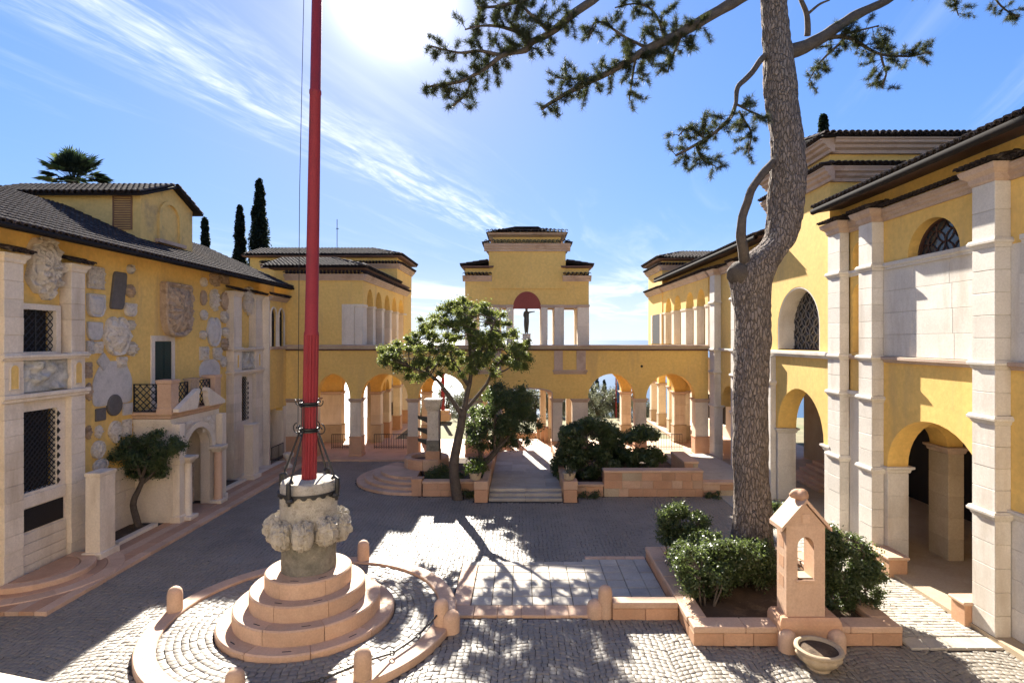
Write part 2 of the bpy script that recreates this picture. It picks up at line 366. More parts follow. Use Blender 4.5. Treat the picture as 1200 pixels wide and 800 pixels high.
def path_setts():
    out = []; y = 12.35
    while y < 29.5:
        x = 8.17; s = .125
        while x < 10.05:
            l = random.uniform(.13, .2); out.append([(x,y),(x+l,y),(x+l,y+s),(x,y+s)]); x += l
        y += s
    Q = np.array(out)+RNG.normal(0, .004, (len(out), 4, 2))
    V, Fq = sett_mesh(Q, .03+RNG.normal(0, .003, len(Q)), depth=.08)
    stuff(raw('side_path_setts', V, Fq, mat('pale_setts', (.42,.39,.33), (.33,.30,.25), .7, 1, 50, .4, 120, bd=.006), PLAZA))
path_setts()
for i in range(5):
    obj('kerb_stone', MB().cbox(8.17+i*.39, 8.55+i*.39, 11.85, 12.3, -.03, .04), m_slab, PLAZA)
# ------- central slab square
def slabs():
    root = struct(obj('slab_paving', MB().box(-1.7, 3.66, 13.25, 16.4, -.03, .012).box(1.88, 3.66, 16.4, 16.82, -.03, .012), m_joint))
    root2 = root
    xe = [-1.25+.5*i for i in range(10)]; ye = [13.75+.482*j for j in range(6)]
    for j, y in enumerate(ye):
        for i, x in enumerate(xe):
            if y > 16.0 and x < 1.7: continue
            w = min(.5, 3.63-x); hh = .482
            if w < .15: continue
            obj('slab', MB().cbox(x+.008, x+w-.008, y+.014, y+hh-.014, -.02, .05+random.uniform(-.004,.004), .008), m_slab, root)
    for i in range(7):                               # rose kerb in front
        obj('kerb_stone', MB().cbox(-1.7+i*.56, -1.7+(i+1)*.56-.008, 13.22, 13.73, -.02, .058, .01), m_pinkpale, root)
    for i in range(5): obj('kerb_stone', MB().cbox(-1.7, -1.27, 13.75+i*.5, 13.75+(i+1)*.5-.008, -.02, .056, .01), m_pinkpale, root)
    for i in range(6): obj('kerb_stone', MB().cbox(-1.7+i*.58, -1.7+(i+1)*.58-.008, 16.16 if i < 6 else 0, 16.42, -.02, .06, .01), m_slab, root)
    for i in range(3): obj('kerb_stone', MB().cbox(1.86+i*.59, 1.86+(i+1)*.59-.008, 16.65, 16.84, -.02, .06, .01), m_pinkpale, root)
slabs()
# ------- left pavement of rose marble
def left_walk():
    root = struct(obj('pavement', MB().box(-13.65, -11.25, 13.4, 30.2, -.03, .07), m_joint))
    rows = [(-11.2, -11.5, m_pinkpale), (-11.51, -11.86, m_pink), (-11.87, -12.2, m_pinkpale), (-12.21, -12.55, m_pink)]
    for r, (a, b, mm) in enumerate(rows):
        y = 13.3
        while y < 30:
            l = random.uniform(.7, 1.25); y2 = min(y+l, 30.1)
            obj('paving_slab', MB().cbox(b, a, y, y2-.008, -.02, .10+random.uniform(-.003,.003), .01), mm, root); y = y2
    # raised pale kerb of the planting beds
    for ya, yb in ((17.6, 19.5), (23.0, 25.7)):
        y = ya
        while y < yb-.05:
            y2 = min(y+.8, yb); obj('kerb_stone', MB().cbox(-12.78, -12.56, y, y2-.008, 0, .2, .012), m_stone, root); y = y2
        obj('planting_bed', MB().box(-13.6, -12.78, ya, yb, .0, .13), m_soil, root)
    obj('paving_slab', MB().cbox(-13.6, -12.56, 13.4, 17.59, 0, .099), m_pinkpale, root)
    obj('paving_slab', MB().cbox(-13.6, -12.56, 25.72, 30.0, 0, .099), m_stone, root)
    # half-round doorsteps by the near window bay
    def half(R, r0, z0, z1, n, mm):
        for i in range(n):
            a0 = -math.pi/2+math.pi*i/n; a1 = -math.pi/2+math.pi*(i+1)/n
            obj('doorstep_stone', MB().sector(-13.2, 15.4, r0, R, a0+.002, a1-.002, z0, z1, 8, .02), mm, root, smooth=.6)
    half(1.95, 1.55, 0, .13, 7, m_pinkpale); half(1.545, .05, 0, .128, 2, m_pink); half(1.28, .92, .13, .27, 5, m_pinkpale); half(.915, .05, .13, .268, 1, m_pink)
left_walk()
# ------- garden walk from the plaza to the portico
def garden_walk():
    root = struct(obj('garden_walk', MB().box(-1.35, 1.62, 23.6, 31.0, 0, .335), m_tan))
    for i, (y0, z) in enumerate(((22.75, .12), (23.05, .24), (23.35, .36))):
        for k in range(2): obj('step', MB().cbox(-1.35+k*1.49, -1.35+(k+1)*1.49-.008, y0, y0+.36, z-.13, z, .015), m_slab, root)
    y = 23.72
    while y < 30.8:
        x = -1.33
        while x < 1.6:
            w = min(random.uniform(.6, .9), 1.6-x)
            if 1.6-x-w < .2: w = 1.6-x
            obj('paving_slab', MB().cbox(x, x+w-.01, y, y+.69, .3, .352+random.uniform(-.003,.003), .008), m_slab, root); x += w
        y += .7
garden_walk()
struct(obj('portico_floor', MB().box(-16, 16.9, 30.21, 36.5, -.045, .1).box(-16, -8.4, 36.5, 46, -.045, .098).box(9.9, 16.9, 36.5, 46, -.045, .098), m_pinkpale))
struct(obj('arcade_floor', MB().box(10.12, 16.8, 6, 30.2, -.03, .12), m_tan))
struct(obj('garden_beds', MB().box(-4.2, -1.37, 23.95, 30.2, -.03, .2).box(1.64, 7.5, 23.95, 30.2, -.03, .2), m_soil))
# ================================================================== BUILDING PIECES
def tiles(O, U, V, L, Wd, pitch=.21, row=.36, r=.085, thick=.02, jit=.012, hip=(0, 0)):
    """coppi: half-round clay tiles in courses. O eave corner, U along the eave, V up the slope (unit vectors)."""
    O, U, V = Vector(O), Vector(U).normalized(), Vector(V).normalized(); Nn = U.cross(V).normalized()
    if Nn.z < 0: Nn = -Nn
    nc, nr = max(1, int(L/pitch)), max(1, int(math.ceil(Wd/row))); seg = 5; vs = []; fs = []
    pitch = L/nc
    for i in range(nc):
        for k in range(2):                                  # cover tile, channel tile between
            for j in range(nr):
                v0 = j*row-.04; v1 = min(v0+row+.06, Wd+.02); j1 = random.uniform(-jit, jit); j2 = random.uniform(-jit, jit)
                uc = (i+.5)*pitch + (0 if k == 0 else pitch*.5)
                if k and i == nc-1: continue
                if uc < v0*hip[0]-.02 or uc > L-v0*hip[1]+.02: continue
                b = len(vs)
                for e, (vv, jj, sc) in enumerate(((v0, j1, 1.0), (v1, j2, .86))):
                    for q in range(seg+1):
                        a = math.pi*q/seg; s = 1 if k == 0 else -1
                        h = (math.sin(a)*r*sc*s + (.045 if k == 0 else .05)) + (.022 if e == 0 else 0)
                        p = O+U*(uc+jj-math.cos(a)*r*1.12*sc)+V*vv+Nn*h; vs.append(p)
                        if e == 0: pass
                n = seg+1
                for q in range(seg): fs.append((b+q, b+q+1, b+n+q+1, b+n+q))
                if k == 0:                                   # mouth of the tile
                    b2 = len(vs)
                    for q in range(n):
                        a = math.pi*q/seg; vs.append(O+U*(uc+j1-math.cos(a)*(r-thick)*1.12)+V*v0+Nn*(math.sin(a)*(r-thick)+.05))
                    for q in range(seg): fs.append((b+q, b2+q, b2+q+1, b+q+1))
    mb = MB(); mb.v = [tuple(p) for p in vs]; mb.f = [list(f) for f in fs]
    return mb
def slope_slab(mb, O, U, V, L, Wd, t, hip=(0, 0)):
    O, U, V = Vector(O), Vector(U).normalized(), Vector(V).normalized(); Nn = U.cross(V).normalized()
    if Nn.z < 0: Nn = -Nn
    P = [O, O+U*L, O+U*max(L-Wd*hip[1], Wd*hip[0]+.01)+V*Wd, O+U*min(Wd*hip[0], L*.5 if hip[0] and hip[1] else L)+V*Wd]; mb.loft([[p-Nn*t for p in P], [p for p in P]])
def roof(parent, O, U, V, L, Wd, t=.1, pitch=.21, row=.36, name='roof', hip=(0, 0)):
    mb = MB(); slope_slab(mb, O, U, V, L, Wd, t, hip); r = obj(name, mb, m_gutter, parent)
    stuff(obj('roof_tiles', tiles(O, U, V, L, Wd, pitch, row, hip=hip), m_tile, r, recalc=False, smooth=.7))
    return r
def cornice(parent, fn, u0, u1, z, proj=.28, h=.34, mm=None, tile=True, ret=0, name='cornice', tp=.17):
    """moulded string with a course of small tiles; fn(u,d,z) with negative d standing proud of the wall"""
    mm = mm or m_mould
    P = [(.02,z-h),(-proj*.25,z-h),(-proj*.3,z-h*.75),(-proj*.55,z-h*.6),(-proj*.6,z-h*.4),(-proj*.85,z-h*.28),(-proj*.9,z-.02),(-proj,z-.02),(-proj,z+.03),(.02,z+.06)]
    c = obj(name, MB().prism(P, lambda d, zz, u: fn(u, d, zz), u0-ret, u1+ret), mm, parent, smooth=.5)
    if tile:
        o = Vector(fn(u0-ret, -proj-.03, z+.045)); e = Vector(fn(u1+ret, -proj-.03, z+.045)); w = Vector(fn(u0-ret, 0, z+.13))
        stuff(obj('roof_tiles', tiles(o, e-o, w-o, (e-o).length, (w-o).length+.02, tp, .34, tp*.4, .012), m_tile, c, recalc=False, smooth=.7))
    return c
def ledge(parent, fn, u0, u1, z0, z1, proj, mm, name='string_course'):
    P = [(.02,z0),(-proj*.5,z0),(-proj*.6,z0+(z1-z0)*.35),(-proj,z0+(z1-z0)*.5),(-proj,z1-.01),(-proj+.015,z1),(.02,z1)]
    return obj(name, MB().prism(P, lambda d, zz, u: fn(u, d, zz), u0, u1), mm, parent, smooth=.4)
def pilaster(parent, x0, x1, y0, y1, z0, z1, mm, course=.52, bands=(), cap=True, basez=None, name='pilaster'):
    core = MB().box(x0+.018, x1-.018, y0+.018, y1-.018, z0, z1)
    p = obj(name, core, m_joint if False else mm, parent)
    marks = sorted([z0, z1]+[b-.1 for b in bands]+[b+.1 for b in bands])
    for a, b in zip(marks[:-1], marks[1:]):
        if any(abs((a+b)/2-q) < .02 for q in bands):
            obj('moulded_block', MB().rect(x0, x1, y0, y1, [(a, .0), (a+.03, .02), (a+.07, .03), (a+.1, .075), (b-.05, .08), (b-.035, .06), (b, .05), (b, .0)]), mm, p, smooth=.4)
            continue
        n = max(1, round((b-a)/course)); hh = (b-a)/n
        for i in range(n):
            za, zb = a+i*hh+.004, a+(i+1)*hh-.004; r = random.uniform(-.004, .004)
            sp = random.random()
            if x1-x0 > .8 or y1-y0 > .8:
                m = (y0+(y1-y0)*random.choice((.4,.6))) if y1-y0 > x1-x0 else None
                if m: obj('stone_block', MB().cbox(x0+r, x1+r, y0, m-.004, za, zb, .008), mm, p); obj('stone_block', MB().cbox(x0-r, x1-r, m+.004, y1, za, zb, .008), mm, p)
                else:
                    m = x0+(x1-x0)*random.choice((.4,.6)); obj('stone_block', MB().cbox(x0, m-.004, y0+r, y1+r, za, zb, .008), mm, p); obj('stone_block', MB().cbox(m+.004, x1, y0-r, y1-r, za, zb, .008), mm, p)
            else: obj('stone_block', MB().cbox(x0+r, x1+r, y0+r, y1+r, za, zb, .008), mm, p)
    return p
def frame(mb, fn, u0, u1, z0, z1, w, d0, d1):
    def b(a, c, e, g): mb.loft([[fn(a,d0,e),fn(c,d0,e),fn(c,d1,e),fn(a,d1,e)],[fn(a,d0,g),fn(c,d0,g),fn(c,d1,g),fn(a,d1,g)]])
    b(u0-w, u0, z0-w, z1+w); b(u1, u1+w, z0-w, z1+w); b(u0, u1, z1, z1+w); b(u0, u1, z0-w, z0)
    return mb
def bar(mb, a, b, r, n=5): mb.tube([a, b], r, n)
def lattice(fn, u0, u1, z0, z1, d, step, r, clip=None):
    mb = MB(); w, h = u1-u0, z1-z0; k = -h
    def seg(p, q):
        if clip:
            m = 10; run = None
            for i in range(m):
                a = [p[0]+(q[0]-p[0])*i/m, p[1]+(q[1]-p[1])*i/m]; b = [p[0]+(q[0]-p[0])*(i+1)/m, p[1]+(q[1]-p[1])*(i+1)/m]
                if clip(*a) and clip(*b): bar(mb, fn(a[0], d, a[1]), fn(b[0], d, b[1]), r, 4)
        else: bar(mb, fn(p[0], d, p[1]), fn(q[0], d, q[1]), r, 5)
    while k < w:
        for sg in (1, -1):
            t0, t1 = max(0, -k), min(h, w-k)
            if t1 > t0:
                a, b = (k+t0, t0), (k+t1, t1)
                if sg == 1: seg((u0+a[0], z0+a[1]), (u0+b[0], z0+b[1]))
                else: seg((u1-a[0], z0+a[1]), (u1-b[0], z0+b[1]))
        k += step
    return mb
# ================================================================== LEFT HOUSE
LX = -13.6; fl = fL(LX)
house = thing('villa', 'yellow house on the left covered with carved coats of arms, tiled roof and balcony portal', 'house', (LX, 22, 0))
def left_house():
    ops = [(25.0,25.01,0,0,0)]
    mb = MB(); wall_with(mb, fl, 11.2, 29.3, .0, 5.0, .45, [(15.1,16.5,2.3,4.56,0), (26.75,27.7,2.6,4.73,0), (20.45,22.1,.1,2.4,.85)])
    wall_with(mb, fl, 11.2, 29.3, 5.0, 9.35, .45, [(15.1,16.35,6.15,7.35,0)])
    mb.box(-22, -21.6, 11.2, 31, 0, 9.3); mb.box(-19.6, LX-.45, 11.2, 11.5, 0, 9.2)
    obj('wall', mb, m_yel, house)
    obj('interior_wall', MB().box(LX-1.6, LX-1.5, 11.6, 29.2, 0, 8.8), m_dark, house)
    # pale stone dado course along the ground floor, ashlar blocks
    fd = fl
    y = 17.15
    for c in range(5):
        z0, z1 = .1+c*.42, .1+(c+1)*.42
        y = 17.16
        while y < 25.88:
            l = random.uniform(.8, 1.2); y2 = min(y+l, 25.88)
            if not (y2 > 20.3 and y < 22.2):
                obj('stone_block', MB().cbox(LX, LX+.055, y+.004, y2-.004, z0+.004, z1-.004, .008), m_stone, house)
            y = y2
    # pilaster bays
    for (ya, yb), (yc, yd) in (((14.45, 15.02), (16.6, 17.13)), ((25.95, 26.7), (28.1, 28.85))):
        for p0, p1 in ((ya, yb), (yc, yd)):
            pilaster(house, LX-.02, -13.25, p0, p1, .1, 8.5, m_stone, .45, bands=(4.95, 6.05))
            cp = obj('capital', MB().rect(LX, -13.25, p0, p1, [(8.5,.0),(8.53,.03),(8.6,.04),(8.68,.10),(8.74,.11)]), m_stone, house)
            stuff(obj('roof_tiles', tiles((-13.05, p0-.14, 8.75), (0,1,0), (-.55,0,.17), p1-p0+.28, .56, .16, .3, .065, .012), m_tile, cp, recalc=False, smooth=.7))
            # small arched niche in the pedestal band
            c = (p0+p1)/2; hw = .13 if p1-p0 < .6 else .1
            n = 10; P = [(c-hw, 5.2), (c+hw, 5.2)]+[(c+hw*math.cos(math.pi*i/n), 5.72+hw*math.sin(math.pi*i/n)) for i in range(n+1)]
            obj('niche_panel', MB().prism(P, lambda a, b, d: (-13.25+.0+d, a, b), -.01, .012), m_yel, house)
            obj('niche_rim', MB().tube([(-13.235, a, b) for a, b in P+[P[0]]], .02, 6), m_stone, house, smooth=1)
        far = ya > 20
        # stone infill of the bay
        f2 = fL(-13.42)
        wo = (yb+.08, yc-.3, 2.35, 4.55, 0) if not far else (26.75, 27.6, 2.6, 4.72, 0)
        m2 = MB(); wall_with(m2, f2, yb, yc, .1, 5.02, .2, [wo]+([] if far else []))
        obj('bay_panel', m2, m_stone, house)
        g = MB(); g.box(-13.75, -13.7, wo[0], wo[1], wo[2], wo[3]); obj('window_pane', g, m_dark, house)
        gr = lattice(f2, wo[0], wo[1], wo[2], wo[3], .06, .16, .014); obj('window_grille', gr, m_iron, house)
        # saw-tooth iron edging on the far jamb
        tm = MB(); z = wo[2]+.1
        while z < wo[3]-.1:
            tm.add([(-13.40, wo[1], z-.1), (-13.40, wo[1]+.1, z), (-13.40, wo[1], z+.1), (-13.44, wo[1], z)], [(0,1,2),(0,3,1),(1,3,2),(0,2,3)]); z += .24
        obj('window_edging', tm, m_iron, house)
        if not far:
            obj('vent_panel', MB().box(-13.43, -13.39, yb+.1, yc-.12, 1.32, 1.92), m_dark, house)
            obj('vent_sill', MB().cbox(-13.42, -13.37, yb+.03, yc-.04, 1.95, 2.28), m_stone, house)
            for k in range(4): obj('stone_block', MB().cbox(-13.42, -13.375, yb+.02, yc-.02, .12+k*.29, .12+(k+1)*.29-.01), m_stone, house)
            # upper window
            u0, u1 = 15.12, 16.3
            w = obj('window', frame(MB(), fL(-13.5), u0, u1, 6.17, 7.33, .16, -.06, .2), m_stone, house)
            obj('pane', MB().box(-13.8, -13.75, u0, u1, 6.17, 7.33), m_dark, w)
            obj('grille', lattice(fL(-13.5), u0, u1, 6.17, 7.33, .05, .2, .013), m_iron, w)
            obj('grille_bar', MB().box(-13.56, -13.53, u0+.5*(u1-u0)-.02, u0+.5*(u1-u0)+.02, 6.17, 7.33), m_iron, w)
        # carved frieze panel between the pedestals
        fp = MB(); nu, nz_ = 36, 22
        for a in range(nu+1):
            for b in range(nz_+1):
                u = yb+(yc-yb)*a/nu; z = 5.08+.85*b/nz_
                h = max(0, noise.noise(Vector((u*2.6, z*3.4, 3)))*.26+noise.noise(Vector((u*6, z*7, 1)))*.09)
                e = min(a, nu-a, b, nz_-b) == 0
                fp.v.append((-13.36+(0 if e else h), u, z))
        for a in range(nu):
            for b in range(nz_): k = a*(nz_+1)+b; fp.f.append([k, k+1, k+nz_+2, k+nz_+1])
        fp.box(-13.5, -13.37, yb, yc, 5.06, 5.95)
        obj('relief_frieze', fp, mat('frieze_marble', (.74,.69,.58), (.30,.29,.25), .8, 2.4, 9, .8, 22, dirt=(.10,.115,.105), dirt_s=2.8, bd=.03), house, smooth=4)
        ledge(house, fL(-13.27), ya-.1, yd+.1, 4.86, 5.06, .12, m_stone); ledge(house, fL(-13.27), ya-.1, yd+.1, 5.95, 6.1, .12, m_stone)
    # arched recess with paired windows beyond the last pilaster
    # main roof
    O = Vector((-12.6, 11.0, 9.33)); V = Vector((-1, 0, .45)).normalized()
    r = roof(house, O, (0,1,0), V, 20.0, 5.4, .12)
    roof(house, (-22.4, 11.0, 9.33), (0,1,0), Vector((1, 0, .45)).normalized(), 20.0, 5.38, .12)
    obj('gutter', MB().tube([(-12.56, 11, 9.3), (-12.56, 31.0, 9.3)], .065, 8), m_gutter, house, smooth=1)
    obj('soffit', MB().add([(LX+.0,11,9.62),(-12.62,11,9.22),(-12.62,31,9.22),(LX+.0,31,9.62)], [(0,1,2,3)]), m_yel, house)
    obj('wall_top', MB().box(LX-.4, LX-.001, 11.2, 29.3, 9.352, 9.66), m_yel, house)
    # attic block with niche
    X1 = -14.6; y0, y1, yr = 21.6, 25.0, 23.45
    P = [(y0,9.6),(y1,9.6),(y1,12.2),(yr,12.85),(y0,12.1)]
    at = obj('attic', MB().prism(P, lambda a, b, x: (x, a, b), -20.5, X1), m_yelold, house)
    n = 12; na, nb_, nzb, nzs = 22.75, 23.95, 10.55, 11.45; hw = (nb_-na)/2
    rim = [(na, nzb), (na, nzs)]+[((na+nb_)/2-hw*math.cos(math.pi*i/n), nzs+hw*math.sin(math.pi*i/n)) for i in range(1, n)]+[(nb_, nzs), (nb_, nzb)]
    ou = [(na-.14, nzb-.02), (na-.14, nzs)]+[((na+nb_)/2-(hw+.14)*math.cos(math.pi*i/n), nzs+(hw+.14)*math.sin(math.pi*i/n)) for i in range(1, n)]+[(nb_+.14, nzs), (nb_+.14, nzb-.02)]
    am = MB()
    for i in range(len(rim)-1):
        q = lambda p, x: (x, p[0], p[1])
        am.loft([[q(rim[i],X1+.09),q(rim[i+1],X1+.09),q(ou[i+1],X1+.09),q(ou[i],X1+.09)],[q(rim[i],X1),q(rim[i+1],X1),q(ou[i+1],X1),q(ou[i],X1)]])
    obj('attic_niche', am, m_yelold, at)
    obj('niche_sill', MB().box(X1, X1+.2, na-.3, nb_+.3, nzb-.16, nzb-.02), m_mould, at)
    for sg, (ya_, za_), L_ in ((1, (y0-.35, 12.02), 2.25), (-1, (y1+.35, 12.1), 1.95)):
        V2 = Vector((0, sg*(yr-y0+.35 if sg > 0 else y1+.35-yr), .85)).normalized()
        roof(house, (X1+.3, ya_, za_), (-1,0,0), V2, 6.4, L_, .09, name='attic_roof')
    s = obj('attic_shutter', frame(MB(), fY(y0), -15.6, -14.95, 10.75, 11.95, .05, -.04, .02), m_woodsh, house)
    for k in range(13): obj('slat', MB().box(-15.58, -14.97, y0-.03, y0-.006, 10.78+k*.09, 10.84+k*.09), m_woodsh, s)
    # shuttered balcony door
    d = obj('balcony_door', frame(MB(), fl, 20.85, 21.85, 4.2, 6.45, .2, -.05, .1), m_stone, house)
    for a, b in ((20.86, 21.34), (21.36, 21.84)):
        l = obj('shutter', MB().box(LX+.0, LX+.03, a, b, 4.2, 6.44), m_shut, d)
    for k in range(30):
        for a, b in ((20.9, 21.31), (21.4, 21.8)): obj('slat', MB().box(LX+.03, LX+.05, a, b, 4.25+k*.073, 4.29+k*.073), m_shut, d)
    # balcony on the portal
    X2, Y1, Y2 = -12.2, 19.65, 22.9
    b = obj('balcony', MB().box(LX, X2-.06, Y1+.06, Y2-.06, 3.58, 3.72), m_stone, house)
    obj('balcony_slab', MB().rect(LX-.0, X2-.1, Y1+.1, Y2-.1, [(3.72,.0),(3.76,.05),(3.82,.06),(3.9,.14),(3.97,.15)]), m_pinkpale, b, smooth=.4)
    for yy in (Y1+.22, Y2-.22):
        po = obj('balcony_post', MB().rect(X2-.5, X2-.02, yy-.22, yy+.22, [(3.97,.02),(4.1,.02),(4.12,0),(4.95,0),(4.98,.03),(5.08,.04),(5.1,.03)]), m_pinkpale, b)
    fb = fY(Y1+.1)
    rl = obj('balcony_railing', lattice(fb, LX+.05, X2-.5, 4.02, 4.92, .0, .23, .017), m_iron, b)
    obj('balcony_railing', frame(MB(), fb, LX+.05, X2-.5, 4.02, 4.92, .035, -.02, .02), m_iron, b)
    fb2 = fL(X2-.22)
    for u0, u1 in ((Y1+.46, 20.95), (21.55, Y2-.46)):
        obj('balcony_railing', lattice(fb2, u0, u1, 4.02, 4.92, 0, .23, .017), m_iron, b); obj('balcony_railing', frame(MB(), fb2, u0, u1, 4.02, 4.92, .035, -.02, .02), m_iron, b)
    obj('balcony_post', MB().rect(X2-.36, X2-.1, 20.98, 21.52, [(3.97,0),(5.0,0),(5.0,.03),(5.06,.03)]), m_ocrel, b)
    for sg in (1, -1):                                      # broken pediment scrolls
        yc_ = 21.25; base = yc_-sg*1.55; tip = yc_-sg*.3
        P = [(base, 3.97), (base, 4.08), (tip-sg*.1, 4.66), (tip+sg*.02, 4.7), (tip+sg*.08, 4.58), (tip, 4.47), (tip+sg*.02, 4.32), (tip-sg*.12, 3.97)]
        obj('pediment_scroll', MB().prism(P, lambda a, c, x: (x, a, c), X2-.28+.3, X2+.22), m_stone, b, smooth=.5)
    # portal
    fp_ = fL(X2-.05)
    pm = MB(); wall_with(pm, fp_, Y1+.1, Y2-.1, .1, 3.58, .35, [(20.42, 22.12, .1, 2.35, .85)], 22)
    po = obj('portal', pm, m_stone, house)
    obj('portal_side', MB().box(LX, X2-.4, Y1+.1, Y1+.4, .1, 3.58), m_stone, po); obj('portal_side', MB().box(LX, X2-.4, Y2-.4, Y2-.1, .1, 3.58), m_stone, po)
    n = 22; ar = []
    for rr, xx in ((.87, X2-.03), (.87, X2+.06), (1.08, X2+.06), (1.08, X2-.03)): ar.append([(xx, 21.27-rr*math.cos(math.pi*i/n), 2.35+rr*1.0*math.sin(math.pi*i/n)) for i in range(n+1)])
    av = MB(); k = n+1
    for i in range(n): av.loft([[ar[q][i] for q in range(4)], [ar[q][i+1] for q in range(4)]])
    obj('portal_arch', av, m_stone, po, smooth=.6)
    for yy in (20.25, 22.29):
        obj('portal_column', MB().lathe([(.2,.1),(.2,.2),(.17,.24),(.155,.3),(.145,1.95),(.135,2.1),(.17,2.12)], X2+.2, yy, 18), m_pinkpale if yy > 21 else m_stone, po, smooth=.7)
        obj('column_base', MB().cbox(X2-.04, X2+.46, yy-.26, yy+.26, .1, .24, .02), m_stone, po)
        obj('column_capital', MB().rect(X2+.04, X2+.36, yy-.16, yy+.16, [(2.1,-.02),(2.2,.03),(2.24,.09),(2.34,.1)]), m_stone, po)
    for yy in (19.78, 22.6): obj('portal_pier', MB().rect(X2-.06, X2+.2, yy, yy+.3, [(.1,.05),(.3,.05),(.33,0),(2.1,0),(2.15,.04),(2.3,.05),(2.3,0),(3.55,0)]), m_stone, po)
    for yy in (20.5, 22.0):                                  # carved spandrels
        cv = MB(); g = 12
        for a in range(g+1):
            for c in range(g+1):
                u = yy-.38+.76*a/g; z = 2.95+.58*c/g; inside = math.hypot(u-21.27, z-2.35) > 1.12
                cv.v.append((X2-.03+(max(0, .05+.07*noise.noise(Vector((u*6, z*6, 2)))) if inside else 0), u, z))
        for a in range(g):
            for c in range(g): q = a*(g+1)+c; cv.f.append([q, q+1, q+g+2, q+g+1])
        obj('spandrel_relief', cv, m_white, po, smooth=4)
    obj('passage_back', MB().box(LX-.3, LX-.2, 20.4, 22.1, .1, 3.3), m_grey, po)
    obj('passage_door', MB().box(LX-.2, LX-.12, 21.0, 21.9, .1, 2.2), m_dark, po)
    obj('passage_floor', MB().box(LX-.2, X2+.3, 20.5, 22.05, .05, .125), m_pink, po)
    obj('jamb_figure', MB().lathe([(.12,.2),(.14,.6),(.1,1.0),(.13,1.4),(.09,1.6),(.1,1.8),(.03,1.95)], X2-.7, 21.95, 14, lambda a, z: 1+.15*math.sin(3*a+z*4)), m_ocrel, po, smooth=1.2)
left_house()
# ---- coats of arms and carved stones set in the wall (photo boxes on the wall plane)
def relief(kind, x0, x1, y0, y1, mm, thick=.09, amp=.05, seed=0, X=LX):
    cx = (x0+x1)/2; Yc = yOn(cx, X); ua, ub = yOn(x0, X), yOn(x1, X); hu = (ub-ua)/2*1.0; uc = (ua+ub)/2
    za, zb = zs(y1, Yc), zs(y0, Yc); hz = (zb-za)/2; zc = (za+zb)/2; n = 60
    def out(t):
        c, s = math.cos(t), math.sin(t)
        if kind == 'oval': return hu*c, hz*s
        if kind == 'rect': k = 1/max(abs(c), abs(s)); k = min(k, 1.42); return hu*.98*c*k, hz*.98*s*k
        if kind == 'shield':
            if s >= -.1: k = min(1/max(abs(c), abs(s)), 1.42); return hu*c*k, hz*.97*s*k
            return hu*(abs(c)**.6)*math.copysign(1, c), hz*s
        if kind == 'bell':
            k = min(1/max(abs(c), abs(s)), 1.3); z = s*k; w = 1-.45*max(0, z)**1.5; return hu*c*k*w, hz*z
        if kind == 'drop': return hu*c*(1-.55*max(0, -s)**1.2), hz*s
        if kind == 'diamond': k = 1/(abs(c)+abs(s)); k = min(k*1.1, 1.02); return hu*c*k, hz*s*k
        if kind == 'slab': k = min(1/max(abs(c), abs(s)), 1.3); return hu*(c*k*.8+.25*s*k), hz*s*k*.98
        if kind == 'arms':   # heart-topped shield with ears
            e = 1+.13*math.sin(2*t)**2-.16*math.exp(-((t-math.pi/2)/.2)**2)+.08*math.cos(6*t); return hu*.9*c*e*(1 if s > 0 else abs(c)**.35 if abs(c) > .01 else .2), hz*.98*s*min(e, 1.02)
        e = 1+.10*math.cos(5*t+.4)+.06*math.cos(9*t); e *= 1 if s > -.2 else 1-.05   # cartouche
        return hu*.92*c*e, hz*.95*s*min(1.04, e+.04)
    rings = [(1, 0), (1, thick*.8), (.95, thick), (.89, thick*.95), (.83, thick*.72), (.76, thick*.8), (.66, thick*1.1), (.56, thick*1.2), (.45, thick*1.3), (.33, thick*1.33), (.22, thick*1.35), (.1, thick*1.36)]
    flat = amp < .012
    mb = MB(); P = []
    for k, (f, h) in enumerate(rings):
        ring = []
        for i in range(n):
            du, dz = out(2*math.pi*i/n); u, z = uc+du*f, zc+dz*f
            hh = h if k < 2 or not flat else thick
            if k >= 2 and kind in ('cart', 'arms') and not flat: hh += amp*.9*(math.cos(11*2*math.pi*i/n)*max(0, f-.6)*2.2+(.7 if f < .58 else 0))
            if k >= 2: hh += amp*noise.noise(Vector((u*9+seed*3.1, z*9, seed)))+amp*.9*noise.noise(Vector((u*21, z*21, seed+4)))+amp*.5*noise.noise(Vector((u*40, z*40, seed+7)))
            ring.append((X+hh, u, z))
        P.append(ring)
    mb.loft(P, cap0=False)
    return obj('carved_relief', mb, mm, house, smooth=.35)
